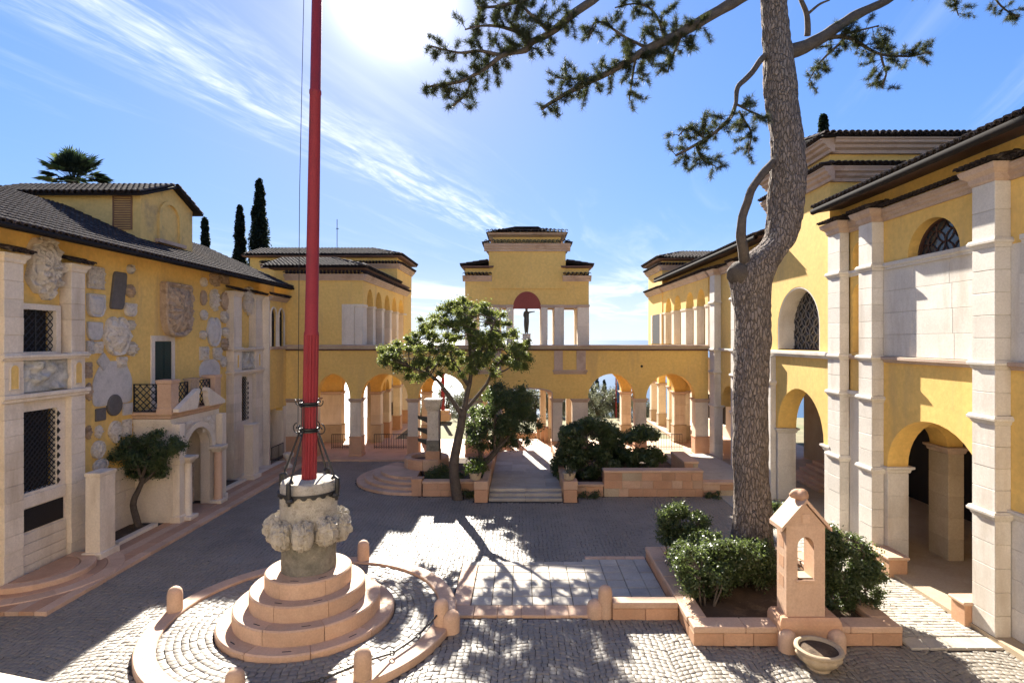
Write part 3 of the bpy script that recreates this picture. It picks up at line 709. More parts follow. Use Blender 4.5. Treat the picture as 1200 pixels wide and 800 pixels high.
R_ = [('cart',26.5,68.6,275,352,m_white,.22,.10), ('rect',101,120,312,339,m_white,.1,.06), ('shield',100.6,120.4,344,371.6,m_grey,.12,.02), ('shield',101,118.6,377,398.6,m_grey,.08,.008),
 ('slab',128,147,318,363,m_dgrey,.08,.01), ('oval',148,154.6,310,321,m_grey,.12,.05), ('cart',146,155,333,349,m_ocrel,.12,.05), ('shield',145,158,355,371,m_white,.1,.02),
 ('arms',119,151,370,418,m_white,.14,.05), ('oval',147,156,375,387,m_white,.1,.06), ('cart',146,159,400,418,m_white,.1,.06), ('rect',100,108,399,415,m_grey,.08,.04), ('rect',108.5,119,400,414,m_white,.08,.05),
 ('diamond',113,127,413.5,434,m_grey,.06,.006), ('rect',136,147,417.5,430,m_white,.08,.04), ('bell',108,154,423,474,m_grey,.035,.006), ('oval',124,141,462,487,m_dgrey,.09,.008),
 ('rect',111,123,478,493,m_dgrey,.05,.008), ('rect',143,154,472,486,m_grey,.06,.008), ('cart',110,119,498,514,m_white,.06,.03), ('drop',126,141,493,519,m_white,.1,.04), ('rect',142.5,153,491,511,m_white,.07,.03),
 ('oval',106,122,516,537,m_white,.08,.03), ('oval',108,125,537,553,m_grey,.08,.02), ('cart',99,107,448,470,m_ocrel,.06,.03),('cart',99,106,498,515,m_ocrel,.06,.03),('rect',99,107,424,443,m_ocrel,.05,.02),
 ('shield',187,219,331,395,m_ocrel,.30,.10), ('oval',234,241,325,336,m_white,.1,.05), ('oval',234,241,340,358,m_ocrel,.08,.02), ('cart',244,257,318,336,m_ocrel,.12,.07), ('rect',258.6,267,322,333,m_ocrel,.09,.04),
 ('cart',244.6,255,338,365,m_white,.12,.07), ('oval',258,268,342,363,m_ocrel,.09,.02), ('oval',234,242,363,375,m_white,.08,.03), ('arms',241,258,371,407,m_grey,.11,.012), ('cart',257.5,265.6,364,379,m_white,.1,.06),
 ('cart',259,267,383,395,m_white,.1,.05), ('cart',233,240,387,398,m_white,.1,.05), ('cart',258,266.5,396,411,m_ocrel,.1,.05), ('shield',249,258,407,422,m_white,.1,.05), ('rect',233,243,406,422,m_white,.1,.06),
 ('bell',233,257,421,441,m_grey,.05,.008), ('oval',257.6,264,417,430,m_white,.08,.03), ('cart',283,296,335,370,m_white,.16,.06)]
for i, (k, a, b, c, d, mm, t, am) in enumerate(R_): relief(k, a, b, c, d, mm, t, am, i)
# medallion bosses of the big cartouche
for k in range(6):
    a = k*math.pi/3; yc_ = yOn(47, LX); obj('boss', MB().lathe([(.075,0),(.07,.03),(.04,.055),(.01,.06)], 0, 0, 12), m_white, house).matrix_basis = Matrix.Translation((LX+.26, yc_+.02+.22*math.cos(a), zs(318, yc_)+.26*math.sin(a))) @ Matrix.Rotation(math.pi/2, 4, 'Y')
# ================================================================== PORTICO AND WINGS
PY = 31.0
def pier(parent, x0, x1, y0, y1, z0, z1, ped=None, name='pier', mm=None, round_=False, mp=None):
    mm = mm or m_stone
    zb = z0 if ped is None else ped
    if ped is not None:
        q = obj('pedestal', MB().rect(x0, x1, y0, y1, [(z0,.06),(z0+.12,.06),(z0+.15,.03),(zb-.06,.03),(zb-.04,.06),(zb,.05)]), mp or m_pink, parent)
    if round_:
        cx, cy, r = (x0+x1)/2, (y0+y1)/2, (x1-x0)/2
        p = obj(name, MB().lathe([(r*1.15,zb),(r*1.15,zb+.08),(r,zb+.14),(r*.9,z1-.3),(r,z1-.26),(r,z1-.2)], cx, cy, 20), mm, parent, smooth=.7)
    else:
        p = obj(name, MB().box(x0+.012, x1-.012, y0+.012, y1-.012, zb, z1-.2), mm, parent)
        n = max(2, round((z1-.2-zb)/.62)); hh = (z1-.2-zb)/n
        for i in range(n): obj('stone_block', MB().cbox(x0, x1, y0, y1, zb+i*hh+.003, zb+(i+1)*hh-.003, .008), mm, p)
    obj('capital', MB().rect(x0, x1, y0, y1, [(z1-.2,-.01),(z1-.18,.03),(z1-.1,.05),(z1-.06,.11),(z1,.11)]), m_mould if mm is not m_stoneR else mm, p)
    return p
def rail(parent, p0, p1, h, n, name='railing', r=.012):
    p0, p1 = Vector(p0), Vector(p1); mb = MB(); up = Vector((0,0,1))
    mb.tube([p0+up*h, p1+up*h], .022, 6); mb.tube([p0+up*.08, p1+up*.08], .016, 6)
    for i in range(n+1): q = p0.lerp(p1, i/n); mb.tube([q, q+up*h], r*(1.6 if i % 6 == 0 else 1), 5)
    for i in range(n):
        q = p0.lerp(p1, (i+.5)/n); w = (p1-p0).normalized()*.045
        mb.tube([q+up*.16+(w*math.cos(a)+up*.05*math.sin(a)) for a in [k*math.pi/4 for k in range(9)]], .007, 4)
    return obj(name, mb, m_iron, parent)
portico = thing('portico', 'long yellow arcaded portico closing the far side of the plaza, terrace on top', 'portico', (0, PY, .1))
SP, RI, TOP = 3.27, 1.36, 5.9
OPN = [(-11.3,-9.46),(-8.85,-6.28),(-5.71,-3.1),(-2.2,-1.64),(-1.12,1.64),(2.2,2.76),(3.6,6.2),(6.8,9.5)]
def build_portico():
    for y0, nm in ((PY, 'front'), (35.3, 'rear')):
        ops = []
        for a, b in OPN:
            if b-a < .8: ops.append((a, b, SP, SP+.0001, 0))
            elif a < 0 < b: ops.append((a, b, SP, 3.58, .26))
            else: ops.append((a, b, SP, SP+.0001, RI))
        x1 = 10.2 if nm == 'front' else 10.2
        if nm == 'front': obj('wall', wall_with(MB(), fY(y0), -13.05, x1, SP, TOP, .6, ops), m_yel, portico)
        else:
            obj('wall', wall_with(MB(), fY(y0), -13.05, -1.64, SP, TOP, .6, [o for o in ops if o[1] < -1.5]), m_yel, portico)
            obj('wall', wall_with(MB(), fY(y0), 2.2, x1, SP, TOP, .6, [o for o in ops if o[0] > 2]), m_yel, portico)
        edges = [-13.05]+[v for ab in OPN for v in ab]+[x1]
        for k in range(0, len(edges), 2):
            a, b = edges[k], edges[k+1]
            if b-a < .2: continue
            side = abs((a+b)/2) > 3.2
            pier(portico, a, b, y0-.02, y0+.62, .1, SP+.0, ped=1.2 if side else .95, mp=m_pink if nm == 'front' else m_tan)
    # rim round the middle opening
    rim = [(-1.12, .4), (-1.12, 3.58)]+[(.26-1.38*math.cos(math.pi*i/14), 3.58+.26*math.sin(math.pi*i/14)) for i in range(1, 14)]+[(1.64, 3.58), (1.64, .4)]
    obj('arch_rim', MB().tube([(a, PY-.015, z) for a, z in rim], .045, 6), m_mould, portico, smooth=1)
    for a, b in ((-4.1,-3.1), (2.1, 2.9), (-2.35, -1.45)): pass
    # pilaster strips and brackets hung below the tower
    for xa, xb in ((1.75, 2.22), (2.98, 3.48), (-1.62, -1.15), (-2.9, -2.4)):
        obj('pilaster_strip', MB().box(xa, xb, PY-.05, PY, 4.85, TOP), m_mould, portico)
    for xa, xb in ((1.72, 3.52), (-2.95, -1.1)): obj('bracket_ledge', MB().rect(xa, xb, PY-.1, PY-.002, [(4.62,0),(4.7,.0),(4.76,.05),(4.85,.06)]), m_mould, portico)
    obj('vent_hole', MB().lathe([(.07,0),(.07,.012)], 0, 0, 14), m_dark, portico).matrix_basis = Matrix.Translation((xs(752,PY), PY-.0, zs(429,PY))) @ Matrix.Rotation(math.pi/2, 4, 'X')
    for a, b, e in ((-13.0, -1.64, 35.3), (2.2, 10.2, 35.3), (-1.64, 2.2, 34.8)): obj('ceiling', MB().box(a, b, PY+.6, e, 5.3, 5.45), m_yel, portico)
    ledge(portico, fY(PY), -13.0, 10.3, 5.9, 6.0, .12, m_brown); 
    for a, b, e in ((-13.0, -1.64, 36.8), (2.2, 10.3, 36.8), (-1.64, 2.2, 35.2)): obj('terrace_slab', MB().box(a, b, PY-.2, e, 6.0, 6.13), m_tan, portico)
    obj('coping', MB().cbox(-13.0, 10.3, PY-.26, PY+.3, 6.13, 6.22, .02), m_mould, portico)
build_portico()
for i, (a, b) in enumerate(((-8.7, -6.4), (6.95, 9.4), (-11.2, -9.5))):
    r_ = rail(None, (a, 33.2, .1), (b, 33.2, .1), .85, 16)
    tag(r_, ['black iron railing behind the arch left of the round steps', 'black iron railing behind the arch right of the leafy shrub', 'black iron railing behind the arch beside the red pole'][i], 'railing', 'railings in the portico')
# ------- central belvedere tower standing on the portico
tower = thing('belvedere', 'yellow stepped belvedere with open pillars above the middle of the portico', 'tower', (.26, PY, 6.2))
def build_tower():
    CX = .26; D = 2.4
    y0, y1 = PY+.02, PY+D
    zT = 8.42
    for yy in (y0, y1-.5):
        ops = [(CX-.77, CX+.77, 8.1, 8.2, 0)]
        obj('wall', MB().box(-3.14, 3.66, yy, yy+.5, zT, 9.75), m_yel, tower)
        for sx in (1, -1):
            for a, b in ((.78, 1.12), (1.52, 2.02), (2.79, 3.40)):
                xa, xb = (CX+a, CX+b) if sx > 0 else (CX-b, CX-a)
                p = obj('pillar', MB().box(xa, xb, yy-.03, yy+.5, 6.22 if yy == y0 or b > 2.5 else .1, zT), m_stone, tower)
                obj('stone_block', MB().cbox(xa-.012, xb+.012, yy-.045, yy+.51, 6.22, 7.25, .01), m_stone, p)
                obj('stone_block', MB().cbox(xa-.012, xb+.012, yy-.045, yy+.51, 7.256, zT-.16, .01), m_stone, p)
                obj('pillar_cap', MB().rect(xa, xb, yy-.03, yy+.5, [(zT-.15,.0),(zT-.1,.035),(zT,.045)]), m_mould, p)
            xa, xb = (CX+2.06, CX+2.76) if sx > 0 else (CX-2.76, CX-2.06)
            obj('lintel', MB().box(xa-.06, xb+.06, yy, yy+.46, 8.26, 8.418), m_mould, tower)
            xa, xb = (CX+1.1, CX+1.54) if sx > 0 else (CX-1.54, CX-1.1)
            obj('lintel', MB().box(xa, xb, yy, yy+.46, 8.26, 8.418), m_mould, tower)
    for sx in (1, -1):                                  # side walls, mid pillars
        xa, xb = (3.16, 3.66) if sx > 0 else (-3.14, -2.64)
        obj('side_wall', MB().box(xa, xb, y0+.5, y1-.5, zT, 9.75), m_yel, tower)
    # stepped top
    obj('wing_top', MB().box(-3.14, -1.835, y0, y1, 9.752, 10.45).box(2.385, 3.66, y0, y1, 9.752, 10.45), m_yel, tower)
    obj('attic', MB().box(-1.83, 2.38, y0-.06, y1+.06, 9.3, 11.5), m_yel, tower)
    obj('attic_top', MB().box(-1.6, 2.12, y0+.1, y1-.1, 11.5, 12.3), m_yel, tower)
    for a, b in ((-3.14, -1.78), (2.33, 3.66)):
        cornice(tower, fY(y0), a, b, 9.98, .25, .28, ret=.12, tp=.2); obj('eave', MB().rect(a, b, y0, y1, [(10.42,.0),(10.46,.2),(10.54,.22)]), m_brown, tower)
        V = Vector((1 if a < 0 else -1, 0, .16)).normalized()
        roof(tower, (a-.22 if a < 0 else b+.22, y0-.25, 10.55), (0,1,0), V, D+.5, b-a+.15, .04, name='wing_roof')
    cornice(tower, fY(y0-.06), -1.83, 2.38, 11.72, .3, .38, ret=.25, tp=.2)
    cornice(tower, fL(2.38), y0-.06, y1, 11.72, .3, .38, tp=.2)
    cornice(tower, fR(-1.83), y0-.06, y1, 11.72, .3, .38, tp=.2)
    obj('eave', MB().rect(-1.6, 2.12, y0+.1, y1-.1, [(12.15,.0),(12.25,.28),(12.36,.32)]), m_mould, tower)
    hip = obj('roof', MB().loft([[(-1.98,y0-.28,12.36),(2.5,y0-.28,12.36),(2.5,y1+.28,12.36),(-1.98,y1+.28,12.36)],[(-.4,y0+1.7,12.86),(.9,y0+1.7,12.86),(.9,y1-1.7,12.86),(-.4,y1-1.7,12.86)]]), m_tile, tower)
    V = Vector((0, 2.0, .5)).normalized()
    t = tiles((-1.98, y0-.3, 12.36), (1,0,0), V, 4.48, 2.0, .2, .36, hip=(.79,.79)); stuff(obj('roof_tiles', t, m_tile, hip, recalc=False, smooth=.7))
    # red lunette behind the statue
    n = 20; P = [(CX-.78*math.cos(math.pi*i/n), 8.2+.95*math.sin(math.pi*i/n)) for i in range(n+1)]
    obj('red_lunette', MB().prism(P, lambda a, b, d: (a, y0-.002+d, b), -.02, .05), m_redpl, tower)
build_tower()
KT = 34.0/PY; tower.scale = (KT, KT, KT); tower.location = (.26*KT, 34.0, 6.165)      # it stands 3 m behind the portico front
def skin_figure(name, verts, edges, radii, mm, loc, root=0, sub=2):
    me = bpy.data.meshes.new(name); me.from_pydata(verts, edges, []); o = bpy.data.objects.new(name, me); C.objects.link(o); o.location = loc
    me.skin_vertices.new() if hasattr(me.skin_vertices, 'new') and len(me.skin_vertices) == 0 else None
    m = o.modifiers.new('skin', 'SKIN'); 
    if len(me.skin_vertices) == 0:
        bm = bmesh.new(); bm.from_mesh(me); bm.verts.layers.skin.verify(); bm.to_mesh(me); bm.free()
    for i, d in enumerate(me.skin_vertices[0].data):
        d.radius = radii[i] if isinstance(radii[i], tuple) else (radii[i], radii[i]); d.use_root = (i == root)
    m.use_smooth_shade = True
    s = o.modifiers.new('sub', 'SUBSURF'); s.levels = sub; s.render_levels = sub; me.materials.append(mm); return o
# bronze figure under the lunette
SV = [(0,0,.78),(0,0,.95),(0,.01,1.15),(0,0,1.30),(0,-.01,1.40),(.0,-.03,1.50),(.0,-.03,1.57),   # pelvis..head
      (-.06,0,.72),(-.07,-.02,.42),(-.06,0,.06),(-.06,-.09,.02),(.06,0,.72),(.05,-.02,.42),(.05,0,.06),(.06,-.09,.02),
      (.13,0,1.31),(.3,.02,1.34),(.46,.02,1.36),(.52,.0,1.37),(-.13,0,1.31),(-.17,.10,1.10),(-.09,.16,.98),(.0,.17,1.0)]
SE = [(0,1),(1,2),(2,3),(3,4),(4,5),(5,6),(0,7),(7,8),(8,9),(9,10),(0,11),(11,12),(12,13),(13,14),(3,15),(15,16),(16,17),(17,18),(3,19),(19,20),(20,21),(21,22)]
SR = [(.19,.14),(.16,.12),(.17,.13),(.17,.11),.065,.09,.085,.12,.09,.055,.04,.12,.09,.055,.04,.06,.042,.034,.026,.06,.042,.034,.026]
st = skin_figure('statue', SV, SE, SR, m_bronze, (xs(617, 34.75), 34.75, 6.87), 0)
tag(st, 'dark bronze standing figure with one arm out, on a white plinth under the red lunette', 'statue')
pl_ = thing('statue_plinth', 'white stone plinth carrying the bronze figure in the belvedere', 'plinth', (xs(617,34.75), 34.75, 6.13))
px_ = xs(617, 34.75); obj('block', MB().cbox(px_-.24, px_+.24, 34.45, 35.05, 6.13, 6.8, .02), m_white, pl_); obj('cap', MB().cbox(px_-.26, px_+.26, 34.43, 35.07, 6.8, 6.87, .02), m_white, pl_)
# ------- left wing
lw = thing('left_wing', 'yellow pavilion left of the belvedere with arched loggia on its inner side', 'pavilion', (-11, 36, .1))
def upper_wing(root, X, Y0, Y1, face, ops, zc=10.05):
    fn = fL(X) if face > 0 else fR(X)
    obj('flank_wall', wall_with(MB(), fn, Y0, Y1, 8.45, 10.3, .45, [(a, b, 8.45, 8.4501, .95 if b-a > 1.2 else .0001) for a, b in ops]), m_yel, root)
    e = [Y0]+[v for ab in ops for v in ab]+[Y1]
    for k in range(0, len(e), 2):
        a, b = e[k], e[k+1]; xa, xb = (X-.45, X) if face > 0 else (X, X+.45)
        p = obj('pillar', MB().box(xa+.012, xb-.012, a+.012, b-.012, 6.2, 8.3), m_stone, root)
        for za, zb in ((6.2, 7.24), (7.246, 8.3)): obj('stone_block', MB().cbox(xa, xb, a, b, za, zb, .01), m_stone, p)
        obj('pillar_cap', MB().rect(xa, xb, a, b, [(8.3,-.01),(8.34,.04),(8.45,.05)]), m_stone, p)
    cornice(root, fn, Y0, Y1, zc, .28, .3, ret=.1, tp=.2)
def left_wing():
    X = -8.76
    upper_wing(lw, X, PY-.0, 42.6, 1, [(31.85, 33.2), (33.75, 35.3), (35.9, 37.4), (38.0, 39.4), (40.0, 41.6)])
    obj('front_wall', MB().box(-13.6, -9.9, PY, PY+.5, 6.22, 10.3).box(-9.9, -9.212, PY, PY+.5, 8.45, 10.3), m_yel, lw)
    obj('corner_pier', MB().cbox(-9.9, -9.22, PY-.02, PY+.5, 6.22, 8.45, .01), m_stone, lw)
    cornice(lw, fY(PY), -12.9, -8.76, 10.05, .28, .3, ret=.1, tp=.2)
    obj('back_wall', MB().box(-15.2, -14.8, PY+.5, 44, 6.2, 10.3), m_yel, lw); obj('loggia_floor', MB().box(-14.8, X-.45, PY+.5, 44, 6.0, 6.19), m_tan, lw)
    obj('parapet', MB().box(-13.4, -8.7, PY-.1, PY-.02, 5.98, 6.2), m_brown, lw)
    # roof
    V = Vector((0, 1, .3)).normalized(); zr = 10.45
    obj('eave', MB().rect(-13.6, X, PY, 42.6, [(10.3,.0),(10.36,.2),(10.45,.25)]), m_brown, lw)
    roof(lw, (-14.2, PY-.35, zr), (1,0,0), V, 5.74, 2.8, .05, hip=(0,1)); roof(lw, (X+.3, PY-.35, zr), (0,1,0), Vector((-1,0,.3)).normalized(), 9.0, 2.8, .05, hip=(1,0))
    # taller block behind
    B = (-19.0, -8.5, 38.6, 44.5)
    obj('tall_block', MB().box(-19, X+.04, 39.4, 44.5, 10.0, 12.2), m_yel, lw)
    obj('tall_block_leg', MB().box(-10.3, X+.03, 41.62, 44.4, 6.2, 10.0), m_yel, lw)
    cornice(lw, fY(39.4), -18, X+.04, 11.75, .3, .3, ret=.2, tp=.22); cornice(lw, fL(X+.04), 39.4, 44.5, 11.75, .3, .3, tp=.22)
    obj('tall_eave', MB().rect(-19, X+.04, 39.4, 44.5, [(12.2,0),(12.25,.35),(12.36,.4)]), m_brown, lw)
    roof(lw, (-19.3, 39.0, 12.36), (1,0,0), Vector((0,1,.3)).normalized(), 11.0, 2.9, .05, name='tall_roof', pitch=.24, hip=(0,1))
    roof(lw, (X+.44, 39.0, 12.36), (0,1,0), Vector((-1,0,.3)).normalized(), 5.9, 2.9, .05, name='tall_roof', pitch=.24, hip=(1,1))
    # ground floor behind the portico
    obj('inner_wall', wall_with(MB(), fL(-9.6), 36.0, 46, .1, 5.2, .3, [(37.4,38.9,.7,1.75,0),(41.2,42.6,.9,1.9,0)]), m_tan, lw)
    for a, b, c, d in ((37.4,38.9,.7,1.75),(41.2,42.6,.9,1.9)):
        obj('window_pane', MB().box(-9.85, -9.8, a, b, c, d), m_dark, lw); rail(lw, (-9.62, a, c), (-9.62, b, c), d-c, 8, 'window_grille')
    for y in (37.0, 40.2, 43.4): pier(lw, -9.2, -8.7, y, y+.55, .1, SP, ped=1.1, round_=False)
    obj('flank_arches', wall_with(MB(), fL(-8.7), 35.92, 44, SP, 5.98, .5, [(36.0,37.0,SP,SP+.0001,.7),(37.55,40.2,SP,SP+.0001,1.3),(40.75,43.4,SP,SP+.0001,1.3)]), m_yel, lw)
    # link to the house with paired arched windows
    W0 = -12.95; f = fL(W0)
    obj('link_wall', wall_with(MB(), f, 29.0, PY, 2.9, 8.75, .35, [(29.05,29.75,6.15,7.75,.42),(30.0,30.7,6.15,7.75,.42)]), m_yel, lw)
    obj('link_pier', MB().box(W0-.35, W0, 30.55, PY, .1, 2.9).box(W0-.35, W0, 28.87, 29.0, .1, 8.7), m_stone, lw)
    obj('link_arch', wall_with(MB(), f, 29.0, 30.55, 2.7, 2.9, .35, [(29.02,30.5,2.7,2.899,0)]), m_yel, lw)
    for a, b in ((29.05,29.75),(30.0,30.7)):
        n = 12; P = [(a,6.15),(b,6.15)]+[((a+b)/2+(b-a)/2*math.cos(math.pi*i/n), 7.75+.42*math.sin(math.pi*i/n)) for i in range(n+1)]
        w = obj('window_pane', MB().prism(P, lambda p, q, x: (x, p, q), W0-.16, W0-.12), m_dark, lw)
        obj('grille', MB().box(W0-.12, W0-.09, (a+b)/2-.02, (a+b)/2+.02, 6.15, 8.1).box(W0-.12, W0-.09, a, b, 6.9, 6.93).box(W0-.12, W0-.09, a, b, 7.5, 7.53), m_iron, w)
        obj('window_rim', MB().tube([(W0+.01, p, q) for p, q in P[1:]+[P[0]]], .05, 6), m_stone, w, smooth=1)
    obj('window_column', MB().lathe([(.1,6.15),(.1,6.25),(.075,6.3),(.07,7.6),(.11,7.72),(.11,7.8)], W0+.02, 29.875, 12), m_stone, lw, smooth=.7)
    ledge(lw, f, 29.0, PY, 5.98, 6.14, .12, m_mould); cornice(lw, f, 28.9, PY, 8.72, .22, .2, tp=.2)
    obj('gate', MB().box(-14.2, -14.15, 29.0, 30.6, .1, 2.85), m_wood, lw); obj('gate_reveal', MB().box(-14.2, W0-.35, 30.55, 30.65, .1, 2.85), m_stone, lw)
left_wing()
rail_ = rail(None, (-12.9, 29.05, .1), (-12.9, 30.5, .1), .85, 10); tag(rail_, 'low black iron railing across the brown doorway at the end of the house', 'railing', 'railings in the portico')
an = obj('antenna', MB().tube([(xs(395,41), 41, 12.7), (xs(395,41), 41, zs(257,41))], .025, 5).tube([(xs(394,41), 41, zs(268,41)), (xs(396,41)+.05, 41, zs(268,41))], .03, 5), m_iron); tag(an, 'thin rod antenna on the tiled roof beside the red pole', 'antenna')
# ------- right wing (one long building along the right side)
rw = thing('right_wing', 'long yellow and white arcaded building on the right with pilasters and arched windows', 'building', (11, 20, .1))
def panes_lattice(fn, uc, hw, zb, zsp, rise, d, step=.34):
    inside = lambda u, z: z >= zb and ((z <= zsp and abs(u-uc) <= hw) or (z > zsp and ((u-uc)/hw)**2+((z-zsp)/rise)**2 <= 1))
    mb = MB(); R = step*1.02
    a0 = int(2*hw/step)+2; b0 = int((zsp+rise-zb)/step)+2
    for i in range(-a0, a0+1):
        for j in range(0, b0+1):
            cu, cz = uc+i*step/1.0, zb+j*step
            if (i+j) % 2: continue
            prev = None
            for k in range(17):
                t = 2*math.pi*k/16; p = (cu+R*math.cos(t), cz+R*math.sin(t))
                if prev and inside(*p) and inside(*prev): mb.tube([fn(prev[0], d, prev[1]), fn(p[0], d, p[1])], .018, 4)
                prev = p
    return mb
def arch_poly(uc, hw, zb, zsp, rise, n=20): return [(uc-hw, zb), (uc+hw, zb)]+[(uc+hw*math.cos(math.pi*i/n), zsp+rise*math.sin(math.pi*i/n)) for i in range(n+1)]
def right_wing():
    X0 = 10.5; f = fR(X0)
    # near part: yellow upper wall with lunettes, stone panels, arcade
    ar = [(8.3, 11.75), (12.8, 16.25)]
    obj('arcade_wall', wall_with(MB(), f, 7.0, 17.0, 2.86, 5.85, .6, [(a, b, 2.86, 2.8601, 1.52) for a, b in ar]), m_yel, rw)
    obj('upper_wall', wall_with(MB(), f, 7.0, 17.0, 8.55, 10.25, .45, [(13.55, 15.4, 8.72, 8.721, .9), (9.1, 10.95, 8.72, 8.721, .9)]), m_yel, rw)
    for a in (12.78, 8.3):
        p = obj('stone_panel', MB().box(X0-.0, X0+.4, a-.1 if a > 10 else 7.0, a+(3.62 if a > 10 else 3.9), 5.85, 8.55), m_stoneR, rw)
        for k in range(4):
            z0, z1 = 6.03+k*.62, 6.03+(k+1)*.62
            ys = [a, a+random.uniform(.9,1.4), a+random.uniform(2.1,2.6), a+3.6]
            for q in range(3): obj('stone_block', MB().cbox(X0-.03, X0+.1, ys[q]+.003, ys[q+1]-.003, z0+.003, z1-.003, .006), m_stoneR, p)
    for uc in (14.475, 10.025):
        P = arch_poly(uc, .925, 8.72, 8.721, .9); w = obj('window_pane', MB().prism(P, lambda a, b, x: (x, a, b), X0+.36, X0+.4), m_glass, rw)
        obj('lattice', panes_lattice(f, uc, .925, 8.72, 8.721, .9, .34, .3), m_wood, w, smooth=1)
        obj('window_frame', MB().tube([(X0+.33, a, b) for a, b in P+[P[0]]], .055, 6), m_wood, w, smooth=1)
        ledge(rw, fR(X0-.03), uc-1.72, uc+1.76, 8.5, 8.7, .1, m_stoneR, 'window_sill')
    for a, b in ((7.0, 12.05), (12.85, 16.3)): ledge(rw, f, a, b, 5.85, 6.02, .16, m_mould)
    # arch piers
    for y, yb in ((16.25, 16.45), (11.7, 12.15)): pier(rw, X0+.02, X0+.62, y, y+.55, .12, 2.86, mm=m_stoneR)
    # pilasters
    for y0, y1 in ((12.13, 12.75), (16.4, 17.05), (7.3, 7.9)): pilaster(rw, 10.15, X0-.002, y0, y1, .05, 9.92, m_stoneR, .5, bands=(2.7, 4.76, 5.95, 8.6))
    pilaster(rw, 10.15, 10.45, 18.06, 18.77, .05, 9.92, m_stoneR, .5, bands=(2.7, 4.76, 5.95, 8.6))
    for y0, y1 in ((12.13,12.75),(16.4,17.05),(18.06,18.77),(7.3,7.9)):
        c = obj('capital', MB().rect(10.15, X0, y0, y1, [(9.92,0),(9.97,.04),(10.08,.06),(10.16,.16),(10.28,.2)]), m_mould, rw)
        stuff(obj('roof_tiles', tiles((9.93, y0-.22, 10.29), (0,1,0), (.6,0,.16), y1-y0+.44, .62, .15, .3, .06, .012), m_tile, c, recalc=False, smooth=.7))
    cornice(rw, f, 7.0, 18.1, 10.22, .22, .3, tp=.15)
    obj('frieze_wall', MB().box(X0+.05, X0+.4, 7.0, 18.85, 10.252, 10.8), m_yel, rw)
    # narrow niche bay
    nb = MB(); wall_with(nb, fR(X0-.0), 17.0, 18.1, 2.7, 8.5, .2, [(17.2, 17.95, 6.1, 7.9, .36)]); wall_with(nb, fR(X0-.0), 17.0, 18.1, 8.5, 10.25, .2, [(17.2, 17.95, 8.75, 9.2, .36)]); obj('niche_wall', nb, m_yel, rw)
    obj('niche_back', MB().box(X0+.18, X0+.3, 17.0, 18.1, .1, 10.2), m_yel, rw)
    obj('niche_base', MB().box(X0-.04, X0+.16, 17.05, 18.06, .05, 4.7), m_stoneR, rw); ledge(rw, f, 17.05, 18.06, 8.5, 8.68, .12, m_stoneR); ledge(rw, f, 17.05, 18.06, 4.7, 4.9, .16, m_stoneR); ledge(rw, f, 17.05, 18.06, 5.88, 6.0, .12, m_mould)
    # eave and roof of the near wing, then on to the far end
    for y0, y1 in ((7.0, 18.7), (23.3, 41.0)):
        obj('gutter', MB().tube([(9.62, y0, 10.72), (9.62, y1, 10.72)], .1, 8), m_gutter, rw, smooth=1)
        obj('eave_board', MB().add([(9.6,y0,10.66),(10.6,y0,10.82),(10.6,y1,10.82),(9.6,y1,10.66),(9.6,y0,10.74),(10.6,y0,11.0),(10.6,y1,11.0),(9.6,y1,10.74)], [(0,1,2,3),(4,5,6,7),(0,4,7,3),(0,1,5,4),(3,2,6,7)]), m_wood, rw)
        roof(rw, (9.6, y0, 10.8), (0,1,0), Vector((1,0,.36)).normalized(), y1-y0, 5.5, .05)
    # tower block
    TX = 10.22; ft = fR(TX)
    obj('tower_wall', wall_with(MB(), ft, 18.775, 23.2, 2.97, 12.9, .75, [(19.15, 22.62, 2.97, 2.9701, 1.72)]) if False else wall_with(MB(), ft, 18.775, 23.2, 2.97, 5.9, .75, [(19.15, 22.62, 2.97, 2.9701, 1.72)]), m_yel, rw)
    obj('tower_wall', wall_with(MB(), ft, 18.775, 23.2, 5.902, 12.9, .75, [(19.4, 22.6, 6.1, 7.0, 1.46)]), m_yel, rw)
    obj('tower_front', MB().box(TX+.752, 16.5, 18.8, 19.2, 8, 12.9), m_yel, rw)
    P = arch_poly(21.0, 1.6, 6.1, 7.0, 1.46)
    w = obj('tower_window', MB().prism(P, lambda a, b, x: (x, a, b), TX+.66, TX+.7), m_glass, rw)
    obj('lattice', panes_lattice(ft, 21.0, 1.6, 6.1, 7.0, 1.46, .62, .3), m_lead, w, smooth=1)
    obj('window_frame', MB().tube([(TX+.6, a, b) for a, b in P+[P[0]]], .06, 6), m_wood, w, smooth=1)
    # pale reveal stones round the window
    n = 20; A = [(19.41,6.12),(19.41,7.0)]+[(21-1.59*math.cos(math.pi*i/n), 7+1.45*math.sin(math.pi*i/n)) for i in range(1, n)]+[(22.59,7.0),(22.59,6.12)]
    rv = MB()
    for i in range(len(A)-1):
        (a, b), (c, d) = A[i], A[i+1]; q = .035; ia, ib = a+(21-a)*q, b+(7-b)*q*.8; ic, id_ = c+(21-c)*q, d+(7-d)*q*.8
        rv.loft([[(TX+.01,a,b),(TX+.01,c,d),(TX+.01,ic,id_),(TX+.01,ia,ib)],[(TX+.65,a,b),(TX+.65,c,d),(TX+.65,ic,id_),(TX+.65,ia,ib)]])
    obj('window_reveal', rv, m_stoneR, rw)
    ledge(rw, ft, 18.78, 23.2, 5.86, 6.08, .16, m_stoneR)
    pier(rw, TX+.02, TX+.74, 22.62, 23.18, .12, 2.97, mm=m_stoneR); pier(rw, TX+.02, TX+.74, 18.78, 19.15, .12, 2.97, mm=m_stoneR)
    for y0, y1 in ((22.75, 23.19),): pilaster(rw, 10.0, TX-.002, y0, y1, .05, 5.85, m_stoneR, .5, bands=(4.76,))
